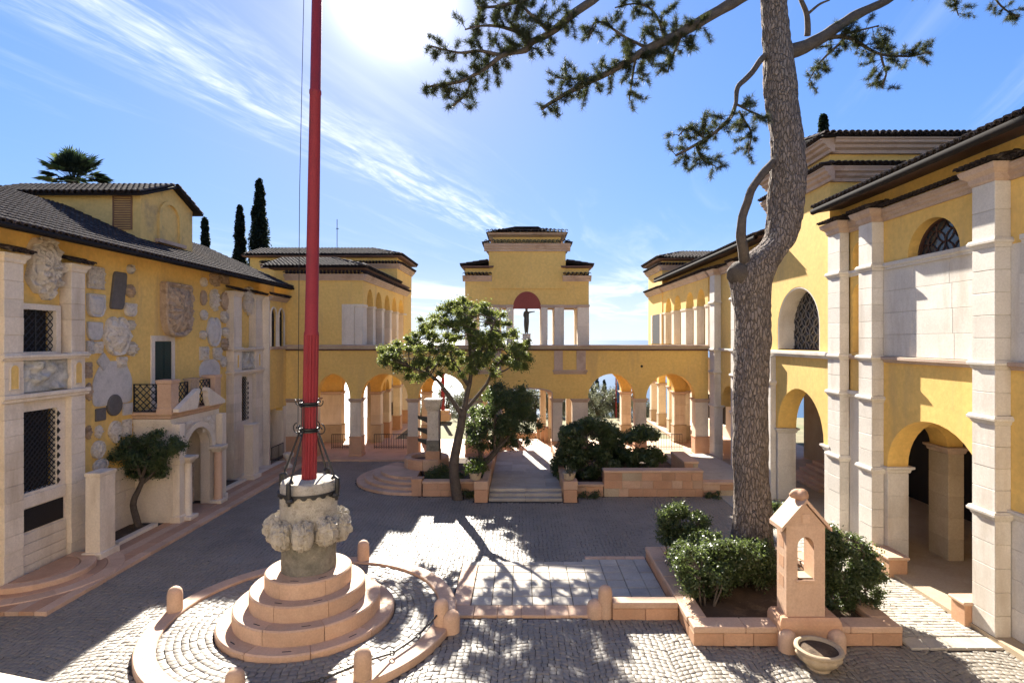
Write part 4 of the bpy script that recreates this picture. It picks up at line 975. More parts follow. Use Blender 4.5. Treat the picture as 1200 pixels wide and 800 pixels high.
    for z, p_, h in ((12.15, .35, .42), (13.05, .45, .4)):
        cornice(rw, ft, 18.78, 23.2, z, p_, h, ret=.3, tp=.19); cornice(rw, fY(18.775), TX-.0, 16.5, z, p_, h, tp=.19, ret=.02); cornice(rw, lambda u, d, zz: (u, 23.2-d, zz), TX, 16.5, z, p_, h, tp=.19)
    V = Vector((0,1,.18)).normalized()
    roof(rw, (9.75, 18.3, 13.14), (1,0,0), V, 7.0, 2.7, .04, name='tower_roof', pitch=.2)
    # far wing 23.2 -> 31
    obj('arcade_wall', wall_with(MB(), f, 23.2, PY+.6, 2.97, 5.9, .6, [(24.2, 27.0, 2.97, 2.9701, 1.4), (27.5, 29.8, 2.97, 2.9701, 1.2)]), m_yel, rw)
    obj('upper_wall', wall_with(MB(), f, 23.2, PY-.01, 5.9, 10.25, .5, [(24.6, 26.6, 6.3, 8.2, .9)]), m_yel, rw)
    obj('window_pane', MB().box(X0+.42, X0+.46, 24.6, 26.6, 6.3, 9.1), m_glass, rw)
    pilaster(rw, 10.15, X0+.1, 29.85, 30.6, .05, 9.92, m_stoneR, .5, bands=(2.97, 4.76, 5.95, 8.45)); pilaster(rw, 10.15, X0-.002, 27.05, 27.5, .05, 9.92, m_stoneR, .5, bands=(2.97, 4.76, 5.95, 8.45))
    for y0, y1 in ((29.85, 30.6), (27.05, 27.5)):
        c = obj('capital', MB().rect(10.15, X0, y0, y1, [(9.92,0),(9.97,.04),(10.08,.06),(10.16,.12),(10.24,.15)]), m_mould, rw)
        stuff(obj('roof_tiles', tiles((9.95, y0-.2, 10.25), (0,1,0), (.6,0,.16), y1-y0+.4, .6, .15, .3, .06, .012), m_tile, c, recalc=False, smooth=.7))
    pier(rw, X0+.02, X0+.62, 23.3, 24.2, .12, 2.97, mm=m_stoneR); pier(rw, X0+.02, X0+.62, 27.0, 27.5, .12, 2.97, mm=m_stoneR)
    ledge(rw, f, 23.2, 29.8, 5.9, 6.05, .15, m_stoneR); cornice(rw, f, 23.25, 30.9, 10.22, .22, .3, tp=.15)
    obj('frieze_wall', MB().box(X0+.05, X0+.4, 23.2, 41.0, 10.252, 10.8), m_yel, rw)
    # loggia flank beyond the portico
    upper_wing(rw, 10.2, PY+.0, 41.0, -1, [(31.5, 33.0), (33.6, 35.2), (36.3, 38.0), (38.6, 40.2)], 10.22)
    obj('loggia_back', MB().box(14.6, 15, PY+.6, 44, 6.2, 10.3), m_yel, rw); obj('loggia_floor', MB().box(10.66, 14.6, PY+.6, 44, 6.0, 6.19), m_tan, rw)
    obj('end_block', MB().box(10.15, 17, 41.0, 45.5, 5.9, 12.2), m_yel, rw)
    obj('end_block_pier', MB().box(10.1, 10.148, 41.0, 41.5, 6.2, 8.4).box(10.1, 10.148, 43.9, 44.4, 6.2, 8.4), m_stone, rw); obj('end_opening', MB().box(10.12, 10.146, 41.6, 43.8, 6.2, 8.4), m_dark, rw)
    for z in (10.22, 11.85): cornice(rw, fR(10.15), 41.0, 45.5, z, .3, .32, ret=.2, tp=.22)
    cornice(rw, fY(41.0), 10.15, 16.5, 11.85, .3, .32, tp=.22, ret=.2)
    obj('end_eave', MB().rect(10.15, 17, 41.0, 45.5, [(12.2,0),(12.28,.35),(12.4,.42)]), m_brown, rw)
    roof(rw, (9.7, 40.55, 12.4), (1,0,0), Vector((0,1,.3)).normalized(), 7.5, 2.6, .05, name='end_roof', pitch=.24, hip=(1,0))
    roof(rw, (9.7, 40.55, 12.4), (0,1,0), Vector((1,0,.3)).normalized(), 5.4, 2.6, .05, name='end_roof', pitch=.24, hip=(1,1))
    # ground-floor flank arcade beyond the portico
    for y in (36.2, 39.2, 42.2, 44.6): pier(rw, 10.2, 10.75, y, y+.55, .1, SP, ped=1.0, mp=m_tan)
    obj('flank_arches', wall_with(MB(), fR(10.2), 35.92, 45.2, SP, 5.88, .5, [(36.75,39.2,SP,SP+.0001,1.3),(39.75,42.2,SP,SP+.0001,1.3),(42.75,44.6,SP,SP+.0001,1.0)]), m_yel, rw)
    obj('flank_inner_wall', wall_with(MB(), fR(13.4), 31.6, 45.5, .1, 5.2, .3, [(37.2,38.6,.8,2.6,0),(40.4,41.8,.8,2.6,0)]), m_stone, rw)
    for a in (37.2, 40.4): obj('window_pane', MB().box(13.6, 13.65, a, a+1.4, .8, 2.6), m_dark, rw)
    # arcade interior
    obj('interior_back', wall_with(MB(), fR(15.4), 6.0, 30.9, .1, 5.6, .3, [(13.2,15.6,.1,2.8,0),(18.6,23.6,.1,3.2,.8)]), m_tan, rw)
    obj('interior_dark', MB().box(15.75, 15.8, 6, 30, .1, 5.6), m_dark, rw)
    obj('arcade_ceiling', MB().box(11.12, 15.4, 7, 30.9, 5.3, 5.5), m_yel, rw); obj('end_wall', MB().box(10.6, 15.4, 6.7, 7, .1, 10.2), m_yel, rw)
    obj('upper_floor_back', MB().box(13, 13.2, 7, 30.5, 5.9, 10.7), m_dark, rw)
    p = pier(rw, 12.3, 12.75, 16.3, 17.1, .12, 3.4, mm=m_tan); pier(rw, 12.6, 13.5, 22.2, 23, .12, 3.4, mm=m_tan)
    obj('vault_arch', wall_with(MB(), fY(16.35), 11.12, 15.4, 3.4, 5.3, .7, [(11.2,12.3,3.4,3.4001,.6),(12.75,15.3,3.4,3.4001,1.2)]), m_yel, rw)
    for k in range(5): obj('inner_step', MB().cbox(12.4+.3*k, 15.3, 23.6, 26.5, .12+.15*k, .27+.15*k), m_pinkpale, rw)
right_wing()
for i, (y, l) in enumerate(((15.35, 'rose stone bench at the foot of the arch behind the planter'), (12.72, 'rose stone bench block against the near white pilaster'), (24.0, 'rose stone bench block under the far arch'))):
    b = thing('stone_bench', l, 'bench', (10.3, y, .1), 'stone benches of the arcade')
    obj('seat', MB().cbox(9.95, 10.55, y, y+.95 if i == 0 else y+.5, .12 if False else .5, .58, .02), m_pinkpale, b); obj('base', MB().cbox(10.0, 10.5, y+.04, y+(.91 if i == 0 else .46), .0, .5, .01), m_pink, b)
# ================================================================== FLAGPOLE MONUMENT
mon = thing('flagpole_monument', 'round stone monument with stepped base, carved heads and tall red pole', 'flagpole', (FX, FY_, 0))
def monument():
    for k, (R, r0, z0, z1) in enumerate(((1.94, 1.45, -.02, .21), (1.61, 1.1, .19, .53), (1.27, .8, .51, .87), (.953, .3, .85, 1.22))):
        st_ = obj('step_core', MB().lathe([(R-.06, z0), (R-.06, z1-.02)], FX, FY_, 48), m_pink, mon)
        n = 9-k; ph = k*.35+.2
        for i in range(n):
            a0, a1 = ph+2*math.pi*i/n, ph+2*math.pi*(i+1)/n
            s = obj('step_stone', MB().sector(FX, FY_, r0 if k < 3 else .05, R, a0+.004, a1-.004, z0, z1, 12, .03), m_pinkpale, st_, smooth=.6)
        for i in range(3):                                # dark drainage slots in the risers and treads
            a = -2.2+.75*i+.2*k; r = R-.16
            sl_ = obj('drain_slot', MB().box(-.09, .09, -.012, .012, z1-.02, z1+.003), m_dark, st_)
            sl_.matrix_basis = Matrix.Translation((FX+r*math.cos(a), FY_+r*math.sin(a), 0)) @ Matrix.Rotation(a+math.pi/2, 4, 'Z')
    def rough(a, z, k): return 1+.035*noise.noise(Vector((math.cos(a)*3, math.sin(a)*3, z*3+k)))+.02*noise.noise(Vector((math.cos(a)*11, math.sin(a)*11, z*9+k)))
    prof = [(.60, 1.2+i*.06) for i in range(15)]
    obj('shaft', MB().lathe(prof, FX, FY_, 56, lambda a, z: rough(a, z, 2)), m_old, mon, smooth=1.2)
    prof = [(.6, 2.02),(.63,2.1)]+[(.63, 2.16+i*.07) for i in range(14)]+[(.62,3.12),(.615,3.2),(.58,3.25),(.3,3.27),(.05,3.27)]
    obj('drum', MB().lathe(prof, FX, FY_, 64, lambda a, z: 1+(rough(a, z, 5)-1)*.5), m_cap, mon, smooth=.9)
    # ring of carved heads
    for i in range(9):
        a = -math.pi/2+.18+2*math.pi*i/9; mb = MB(); nu, nv = 60, 48; rings = []
        for v in range(nv+1):
            ph = math.pi*(v/nv); ring = []
            for u in range(nu):
                t = 2*math.pi*u/nu; x, y, z = math.sin(ph)*math.cos(t), math.sin(ph)*math.sin(t), math.cos(ph)
                d = Vector((x, y, z)); q = 1
                if y > 0:
                    q += .26*math.exp(-((z+.02)/.2)**2)*math.exp(-(x/.16)**2)                                  # nose
                    q -= .20*math.exp(-((z-.16)/.11)**2)*math.exp(-((abs(x)-.36)/.15)**2)                      # eye sockets
                    q += .12*math.exp(-((z-.34)/.09)**2)*math.exp(-(x/.55)**2)                                 # brow
                    q -= .14*math.exp(-((z+.36)/.07)**2)*math.exp(-(x/.32)**2)                                 # mouth
                if z < -.35 or z > .5 or abs(x) > .62: q += .07*math.sin(15*t+6*noise.noise(d*3))               # beard and hair locks
                q += .11*noise.noise(d*3.2+Vector((i*5, 0, 0)))+.07*noise.noise(d*7+Vector((i*3, 1, 0)))+.04*noise.noise(d*15)
                sq = 1/max(abs(x), abs(y), .6)**.35
                ring.append((x*.22*q*sq, y*.25*q*sq, z*.28*q+(-.07 if z < 0 else 0)))
            rings.append(ring)
        mb.loft(rings); h = obj('carved_head', mb, m_cap, mon, smooth=1.0)
        h.matrix_basis = Matrix.Translation((FX+.70*math.cos(a), FY_+.70*math.sin(a), 2.2+.03*math.sin(i*2.1))) @ Matrix.Rotation(a-math.pi/2, 4, 'Z') @ Matrix.Rotation(-.12, 4, 'X')
    # iron crown band on the rim, zig-zag lower edge
    mb = MB(); n = 80
    rr = []
    for i in range(n):
        a = 2*math.pi*i/n; zl = 2.93+(.05 if i % 4 in (0, 1) else 0); c, s = math.cos(a), math.sin(a)
        rr.append([(FX+.642*c, FY_+.642*s, zl), (FX+.68*c, FY_+.68*s, zl), (FX+.68*c, FY_+.68*s, 3.03), (FX+.642*c, FY_+.642*s, 3.03)])
    for i in range(n): mb.loft([rr[i], rr[(i+1) % n]], False, False)
    band = obj('iron_band', mb, m_iron, mon)
    lean = (9*13.17/F)/11.0
    for i in range(4):
        a = -math.pi/2-.25+i*math.pi/2; c, s = math.cos(a), math.sin(a)
        mb = MB()
        mb.tube([(FX+.72*c, FY_+.72*s, 2.82), (FX+.74*c, FY_+.74*s, 3.1), (FX+.74*c, FY_+.74*s, 3.32), (FX+.66*c, FY_+.66*s, 3.36), (FX+.6*c, FY_+.6*s, 3.3)], [.03,.06,.055,.045,.03], 8)
        mb.tube([(FX+.68*c, FY_+.68*s, 3.33), (FX+.25*c, FY_+.25*s, 4.35)], .024, 7)
        sp_ = []
        for k in range(18):
            t = k*.45; r = .035+.006*k; sp_.append((FX+(.30+r*math.cos(t))*c, FY_+(.30+r*math.cos(t))*s, 4.42+r*math.sin(t)))
        mb.tube(sp_, .014, 6)
        obj('iron_brace', mb, m_iron, mon, smooth=.9)
        mb = MB(); sp_ = []
        for k in range(16):
            t = k*.45; r = .03+.005*k; sp_.append((FX+(.27+r*math.cos(t))*c, FY_+(.27+r*math.cos(t))*s, 5.05+r*math.sin(t)))
        mb.tube(sp_, .013, 6); mb.tube([(FX+.19*c, FY_+.19*s, 4.98), (FX+.2*c, FY_+.2*s, 4.45)], .012, 5); obj('iron_scroll', mb, m_iron, mon, smooth=.9)
        k = obj('band_boss', MB().lathe([(.0,-.07),(.08,-.04),(.1,0),(.08,.05),(.03,.08)], FX+.69*c, FY_+.69*s, 10), m_iron, mon); k.location.z = 2.93
    for z in (4.4, 5.0): obj('collar', MB().lathe([(.17,z-.05),(.215,z-.045),(.215,z-.02),(.19,z),(.215,z+.02),(.215,z+.045),(.17,z+.05)], FX+.004, FY_, 28), m_iron, mon, smooth=.6)
    pole = MB(); rings = []
    def ringat(z, R, flute):
        n = 72; cx = FX+lean*(z-3.25); return [(cx+R*(1-(.085*abs(math.sin(6*2*math.pi*i/n))**.6 if False else flute*max(0, math.cos(12*2*math.pi*i/n))**.7))*math.cos(2*math.pi*i/n), FY_+R*(1-flute*max(0, math.cos(12*2*math.pi*i/n))**.7)*math.sin(2*math.pi*i/n), z) for i in range(n)]
    pole.loft([ringat(z, .168, .16) for z in (3.2, 4.5, 5.5, 6.62)])
    p = obj('pole', pole, m_red, mon, smooth=.8)
    p2 = MB(); p2.loft([ringat(z, r, 0) for z, r in ((6.6,.165),(6.66,.165),(6.7,.15),(12.2,.125),(12.22,.135),(12.3,.135),(12.32,.12),(22,.09),(22.2,.02))]); obj('upper_pole', p2, m_red, p, smooth=.7)
    obj('halyard', MB().tube([(FX-.24, FY_-.05, 4.4), (FX-.2, FY_-.05, 10), (FX+.05, FY_-.05, 21.5)], .008, 4), m_iron, mon)
monument()
ring = struct(obj('monument_terrace', MB().lathe([(3.38,-.03),(3.38,.045)], FX, FY_, 64), m_joint))
n = 30
for i in range(n):
    a0, a1 = 2*math.pi*i/n, 2*math.pi*(i+1)/n
    obj('kerb_stone', MB().sector(FX, FY_, 3.0, 3.40, a0+.001, a1-.001, -.03, .15, 5, .02), m_pinkpale, ring, smooth=.6)
bpos = []
for x, y, l in ((209,722,'round-topped stone bollard on the kerb left of the monument'), (423,664,'round-topped stone bollard on the kerb behind the monument steps, by the sunlit setts'), (517,738,'round-topped stone bollard with a low cheek block beside the slab paving'),
             (433,812,'round-topped stone bollard in front of the monument holding an iron bar'), (275,830,'round-topped stone bollard at the bottom edge, front left of the monument')):
    Y = F*H/(y-VY); p = Vector(((x-VX)*Y/F, Y, 0)); d = (p-Vector((FX, FY_, 0))); p = Vector((FX, FY_, 0))+d.normalized()*3.2; bpos.append(p)
    b = thing('bollard', l, 'bollard', p, 'bollards round the flagpole')
    obj('post', MB().lathe([(.17,.12),(.165,.4),(.165,.52),(.15,.61),(.11,.67),(.05,.705),(.01,.71)], p.x, p.y, 24), m_pinkpale, b, smooth=.9)
    if x in (517,):
        obj('cheek_block', MB().lathe([(.2,-.02),(.2,.3),(.17,.4),(.1,.46),(.01,.48)], p.x+.22, p.y-.05, 20), m_pinkpale, b, smooth=.9)
def chain(a, b, label):
    a, b = a+Vector((0,0,.44)), b+Vector((0,0,.44)); t = thing('chain', label, 'chain', (a+b)/2); t.location.z = .2
    P = [a.lerp(b, k/3) - Vector((0,0,.24*math.sin(math.pi*k/3))) for k in range(4)]
    for k in range(3):
        d = (P[k+1]-P[k]).normalized(); q0, q1 = P[k]+d*.04, P[k+1]-d*.04; n = 26; pts = [q0.lerp(q1, i/n) for i in range(n+1)]
        obj('bar', MB().tube(pts, [.02*(1+.25*(i % 2)) for i in range(n+1)], 6), m_iron, t)
    for k in range(4): obj('ring', MB().tube([P[k]+Vector((.05*math.cos(q), 0, .05*math.sin(q))) for q in [i*math.pi/5 for i in range(11)]], .014, 6), m_iron, t)
chain(bpos[2], bpos[3], 'sagging black iron chain of bars between the two bollards front right of the monument')
chain(bpos[3], bpos[4], 'black iron chain of bars along the bottom edge in front of the monument')
# ================================================================== PLANTER WITH THE PINE
pw = thing('planter', 'low rose stone planter wall round the pine, with a bench arm toward the slabs', 'planter', (5.9, 14, 0))
def planter():
    soil = MB(); g = 24
    for i in range(g+1):
        for j in range(g+1):
            x, y = 3.9+4.0*i/g, 12.3+4.3*j/g; soil.v.append((x, y, .22+.12*noise.noise(Vector((x*1.1, y*1.1, 0)))+.05*noise.noise(Vector((x*4, y*4, 3)))))
    for i in range(g):
        for j in range(g): k = i*(g+1)+j; soil.f.append([k, k+1, k+g+2, k+g+1])
    obj('soil', soil, m_soil, pw, smooth=4)
    core = obj('wall', MB().box(3.7, 4.0, 12.06, 16.65, 0, .28).box(3.7, 8.05, 12.06, 12.4, 0, .28).box(7.75, 8.05, 12.4, 16.6, 0, .28), m_joint, pw)
    def run(x0, x1, y0, y1, ax, l=.62):
        a, b = (x0, x1) if ax == 0 else (y0, y1); p = a; n = max(1, round((b-a)/l)); st = (b-a)/n
        for i in range(n):
            q0, q1 = a+i*st+.004, a+(i+1)*st-.004
            o = .02
            bb = (q0, q1, y0, y1) if ax == 0 else (x0, x1, q0, q1)
            obj('wall_block', MB().cbox(*bb, -.02, .255, .012), m_pink, pw)
        n2 = max(1, round((b-a)/1.1)); st = (b-a)/n2
        for i in range(n2):
            q0, q1 = a+i*st+.002, a+(i+1)*st-.002
            bb = (q0, q1, y0-.02, y1+.02) if ax == 0 else (x0-.02, x1+.02, q0, q1)
            obj('coping_stone', MB().cbox(*bb, .26, .40, .022), m_pinkpale, pw)
    run(3.65, 4.05, 12.45, 16.7, 1); run(3.65, 8.1, 12.02, 12.43, 0); run(7.7, 8.1, 12.46, 16.3, 1); run(4.08, 8.1, 16.32, 16.7, 0)
    # bench arm toward the left
    run(2.1, 3.63, 13.12, 13.42, 0)
planter()
bo = thing('bollard', 'round-topped stone bollard with cheeks at the end of the low planter arm', 'bollard', (1.95, 13.25, 0), 'bollards round the flagpole')
obj('post', MB().lathe([(.17,0),(.165,.4),(.165,.56),(.15,.64),(.11,.70),(.05,.735),(.01,.74)], 1.95, 13.28, 24), m_pinkpale, bo, smooth=.9)
obj('cheek_block', MB().lathe([(.2,-.02),(.2,.22),(.17,.32),(.1,.38),(.01,.4)], 1.72, 13.3, 20), m_pinkpale, bo, smooth=.9)
# ---- aedicule
ae = thing('stone_shrine', 'rose stone shrine with gabled roof and arched opening on the planter front', 'shrine', (6.0, 12.2, 0))
def shrine():
    x0, x1, y0, y1 = 5.60, 6.42, 11.98, 12.42; zb, zt = .64, 2.55
    obj('plinth', MB().rect(5.42, 6.72, 11.86, 12.5, [(-.02,.0),(.5,.0),(.58,-.02),(.64,-.06)]), m_pink, ae)
    for x in (5.55, 6.58): obj('footing', MB().lathe([(.18,-.02),(.18,.3),(.15,.38),(.08,.43),(.01,.44)], x, 11.82, 18), m_pinkpale, ae, smooth=.8)
    ops = [(5.84, 6.19, 1.42, 2.12, .2)]
    obj('body', wall_with(MB(), fY(y0), x0, x1, zb, zt, y1-y0, ops), m_pinkpale, ae)
    for k in range(3): obj('side_recess', MB().box(x0-.004, x0, y0+.12, y1-.1, 1.2+k*.42, 1.45+k*.42), m_dark if False else m_pink, ae)
    obj('sill', MB().cbox(5.8, 6.23, y0-.03, y0+.1, 1.36, 1.42, .01), m_pinkpale, ae)
    P = [(x0+.0, zt), (x1-.0, zt), ((x0+x1)/2, 3.02)]
    g = obj('gable', MB().prism(P, lambda a, b, y: (a, y, b), y0+.0, y1), m_pinkpale, ae)
    for sg in (-1, 1):
        a = (x0-.12 if sg < 0 else x1+.12, zt-.1); b = ((x0+x1)/2, 3.05)
        obj('roof_slab', MB().prism([a, b, (b[0], b[1]+.085), (a[0], a[1]+.085)], lambda u, v, y: (u, y, v), y0-.06, y1+.1), m_pinkpale, ae)
    obj('tympanum_carving', MB().box(5.93, 6.09, y0-.02, y0, 2.62, 2.8), m_pinkpale, ae)
    mb = MB(); mb.lathe([(.16,3.08),(.19,3.14),(.15,3.22),(.09,3.27),(.01,3.29)], (x0+x1)/2, (y0+y1)/2, 18, lambda a, z: 1+.25*math.sin(3*a)); obj('finial', mb, m_pink, ae, smooth=1)
shrine()
ur = thing('stone_urn', 'worn round stone basin of soil standing in front of the shrine', 'urn', (5.88, 11.2, 0))
obj('bowl', MB().lathe([(.20,-.01),(.22,.02),(.21,.05),(.27,.10),(.34,.16),(.40,.23),(.42,.29),(.40,.33),(.42,.35),(.45,.37),(.45,.41),(.42,.43),(.375,.42),(.35,.36)], 5.88, 11.2, 60, lambda a, z: 1+(.035*math.sin(12*a+z*14) if .07 < z < .32 else 0)+.02*noise.noise(Vector((math.cos(a)*2, math.sin(a)*2, z*5)))), m_tan, ur, smooth=.9)
obj('soil', MB().lathe([(.37,.365),(.2,.385),(.01,.395)], 5.88, 11.2, 24), m_soil, ur)
# ================================================================== FORECOURT OF THE PORTICO
ex = thing('round_steps', 'fan of round rose marble steps with a well basin, left of the garden walk', 'steps', (-4.7, 26.5, 0))
for k in range(4):
    R = 2.95-.36*k; z1 = .13*(k+1)
    c = obj('step', MB().sector(-4.7, 26.5, .2, R-.05, math.radians(140), math.radians(273), -.02, z1-.02, 20), m_pink, ex)
    for i in range(5):
        a0, a1 = math.radians(140+133*i/5), math.radians(140+133*(i+1)/5); obj('step_stone', MB().sector(-4.7, 26.5, R-.45 if k < 3 else .1, R, a0+.002, a1-.002, z1-.13, z1, 8, .02), m_pinkpale, c, smooth=.6)
for i in range(8): obj('well_stone', MB().sector(-4.55, 26.9, .72, 1.05, 2*math.pi*i/8+.01, 2*math.pi*(i+1)/8-.01, .5, .98, 5, .03), m_pink if i % 2 else m_pinkpale, ex, smooth=.6)
obj('well_water', MB().lathe([(.75,.5),(.75,.8)], -4.55, 26.9, 24), m_glass, ex)
obj('end_post', MB().rect(-4.62, -4.2, 23.55, 24.0, [(-.02,.0),(.62,0),(.62,.03),(.7,.03)]), m_pink, ex)
cl = thing('rostral_column', 'stone column with dark ship-prow brackets rising beside the round steps', 'column', (-4.35, 26.2, .5))
def rostral():
    x, y = xs(508, 26.4), 26.4
    obj('base', MB().rect(x-.32, x+.32, y-.32, y+.32, [(.3,.06),(.55,.06),(.6,0),(1.35,0)]), m_pink, cl)
    obj('shaft', MB().rect(x-.25, x+.25, y-.25, y+.25, [(1.35,.02),(1.9,.02),(1.92,0),(3.2,0)]), m_white, cl)
    obj('lower_block', MB().cbox(x-.29, x+.29, y-.29, y+.29, 1.36, 1.85, .02), m_old, cl)
    obj('capital', MB().rect(x-.25, x+.25, y-.25, y+.25, [(3.2,0),(3.3,.06),(3.42,.1),(3.6,.12),(3.66,.14),(3.75,.14),(3.76,.1)]), m_white, cl)
    for z in (1.75, 2.25, 2.8): obj('prow', MB().loft([[(x-.26, y-.14, z-.16), (x-.26, y+.14, z-.16), (x-.26, y+.17, z+.1), (x-.26, y-.17, z+.1)], [(x-.5, y-.09, z-.06), (x-.5, y+.09, z-.06), (x-.5, y+.1, z+.12), (x-.5, y-.1, z+.12)], [(x-.72, y-.02, z+.02), (x-.72, y+.02, z+.02), (x-.74, y+.02, z+.16), (x-.74, y-.02, z+.16)]]), m_bronze, cl)
    obj('iron_bar', MB().tube([(x+.34, y-.2, .3), (x+.34, y-.2, 3.7)], .03, 6), m_iron, cl)
rostral()
def block_wall(name, label, x0, x1, y0, y1, zt, rows, loc_, mm=m_pink, cop=.1, cat='wall'):
    t = thing(name, label, cat, ((x0+x1)/2, y0, 0)); obj('core', MB().box(x0+.02, x1-.02, y0+.02, y1-.02, 0, zt-cop), m_tan, t)
    hh = (zt-cop)/rows
    for r in range(rows):
        x = x0; first = True
        while x < x1-.01:
            l = random.uniform(.35, .85); x2 = min(x+l, x1)
            if x1-x2 < .2: x2 = x1
            obj('stone_block', MB().cbox(x+.004, x2-.004, y0+random.uniform(-.008,.008), y1, r*hh+(.0 if r else -.02), (r+1)*hh-.008, .014), random.choice((m_pink, m_pink, m_pink, m_pink, m_pinkpale, m_pink, m_pinkpale, m_tan) if random.random() < .6 else (m_pink,)), t); x = x2
    n = max(1, round((x1-x0)/1.2)); st = (x1-x0)/n
    if cop:
        for i in range(n): obj('coping_stone', MB().cbox(x0-.02+i*st+.003, x0+(i+1)*st+.017, y0-.03, y1+.03, zt-cop, zt, .015), m_pinkpale, t)
    return t
block_wall('garden_wall', 'low rose stone wall in front of the leafy shrub right of the walk', 3.4, 7.5, 23.45, 23.95, 1.08, 3, 0)
block_wall('garden_wall', 'lower rose stone wall end beside the pine trunk', 7.52, 10.0, 23.5, 23.95, .58, 2, 0)
block_wall('garden_wall', 'low rose stone wall between the round steps and the potted plant', -4.15, -1.95, 23.5, 23.9, .62, 2, 0)
block_wall('garden_wall', 'short low rose wall between the stone post and the high garden wall', 2.25, 3.38, 23.5, 23.9, .5, 2, 0)
block_wall('garden_wall', 'rose stone parapet stub behind the high garden wall', 7.0, 7.6, 24.4, 26.6, 1.25, 3, 0)
struct(obj('side_platform', MB().box(7.62, 10.1, 24.0, 30.2, -.02, .42), m_slab))
for x0, l in ((-1.92, 'square rose stone post left of the garden walk steps'), (1.66, 'square rose stone post right of the garden walk steps')):
    t = thing('stone_post', l, 'post', (x0+.27, 22.85, 0), 'posts of the garden walk')
    obj('shaft', MB().cbox(x0, x0+.54, 22.6, 23.14, -.02, .5, .015), m_pink, t); obj('cap_block', MB().cbox(x0-.02, x0+.56, 22.58, 23.16, .505, .84, .02), m_pinkpale, t)
# flared cheek walls of the garden walk
for sg, l in ((-1, 'low rose cheek wall on the left of the garden walk'), (1, 'low rose cheek wall on the right of the garden walk')):
    t = thing('cheek_wall', l, 'wall', (sg*1.5, 27, .3), 'cheek walls of the garden walk')
    xa = -1.37 if sg < 0 else 1.62
    for k in range(4):
        ya, yb = 23.3+k*1.85, 23.3+(k+1)*1.85-.01; x_in = xa; mb = MB().cbox(min(xa, xa+sg*.28), max(xa, xa+sg*.28), ya, yb, .0, .78+.06*(k % 2)*0, .02); obj('wall_block', mb, m_pink if k % 2 else m_pinkpale, t)
for sg, l in ((-1, 'curved rose stone seat end left of the lettered gate'), (1, 'curved rose stone seat end right of the lettered gate')):
    t = thing('curved_wall', l, 'wall', (.26+sg*1.2, 34, .1), 'curved walls by the gate')
    for k in range(3):
        a0 = math.radians(90+sg*(40+k*17)) if sg < 0 else math.radians(90-(40+k*17)); x = .26+sg*(.82+.22*k); y = 36.6-.55*k
        obj('wall_block', MB().cbox(x-.14, x+.14, y, y+.54, .1, 1.35-.18*k, .03), m_pinkpale, t)
ga = thing('lettered_gate', 'black iron letters STA on a low gate at the end of the garden walk', 'gate', (.26, 38, .1))
def letters():
    Y = 37.6; h = 1.2; zb = zs(526, Y); r = .055
    sx_ = xs(600, Y); S_ = [(.42,1.0),(.28,1.16),(.1,1.12),(.03,.92),(.12,.72),(.32,.56),(.43,.36),(.34,.12),(.16,.03),(.0,.16)]
    obj('letter', MB().tube([(sx_-.2+a, Y, zb+b*h/1.2) for a, b in S_], r, 6), m_iron, ga)
    tx = xs(612, Y); obj('letter', MB().box(tx-.3, tx+.3, Y-.04, Y+.04, zb+h-.12, zb+h).box(tx-.065, tx+.065, Y-.04, Y+.04, zb, zb+h-.122), m_iron, ga)
    ax = xs(624, Y); am = MB()
    for sg in (-1, 1): am.prism([(ax+sg*.36, zb), (ax+sg*.23, zb), (ax, zb+h-.16), (ax+sg*.0, zb+h), (ax+sg*.06, zb+h)], lambda a, b, y: (a, y, b), Y-.04, Y+.04)
    am.box(ax-.2, ax+.2, Y-.035, Y+.035, zb+.36, zb+.47); obj('letter', am, m_iron, ga)
    obj('frame_bar', MB().box(-2.2, 2.6, Y-.03, Y+.03, zb-.1, zb), m_iron, ga)
    obj('sill_stone', MB().cbox(-1.9, 2.3, Y-.3, Y+.3, -.03, .35, .03), m_pinkpale, ga)
letters()
# stelae by the house
for x0, y0, l in ((-12.72, 16.45, 'tall pale square stone stele by the near pilaster bay'), (-12.75, 25.9, 'tall pale square stone stele by the far pilaster bay')):
    t = thing('stele', l, 'stele', (x0+.2, y0+.25, .1), 'stelae in front of the house')
    w, d_ = (.42, .62) if y0 < 20 else (.4, .6)
    obj('shaft', MB().rect(x0, x0+w, y0, y0+d_, [(.3,0),(2.5,0),(2.52,.02),(2.6,.03),(2.62,.02)]), m_stone, t); obj('base', MB().cbox(x0-.08, x0+w+.08, y0-.08, y0+d_+.1, .05, .3, .02), m_stone, t)
ba = thing('stone_baluster', 'small broken white capital standing at the end of the pavement', 'fragment', (-11.8, 28.4, .1)); obj('stone', MB().lathe([(.2,.08),(.2,.2),(.1,.3),(.1,.5),(.24,.66),(.26,.8),(.2,.84)], -11.75, 28.4, 16), m_white, ba, smooth=.9)

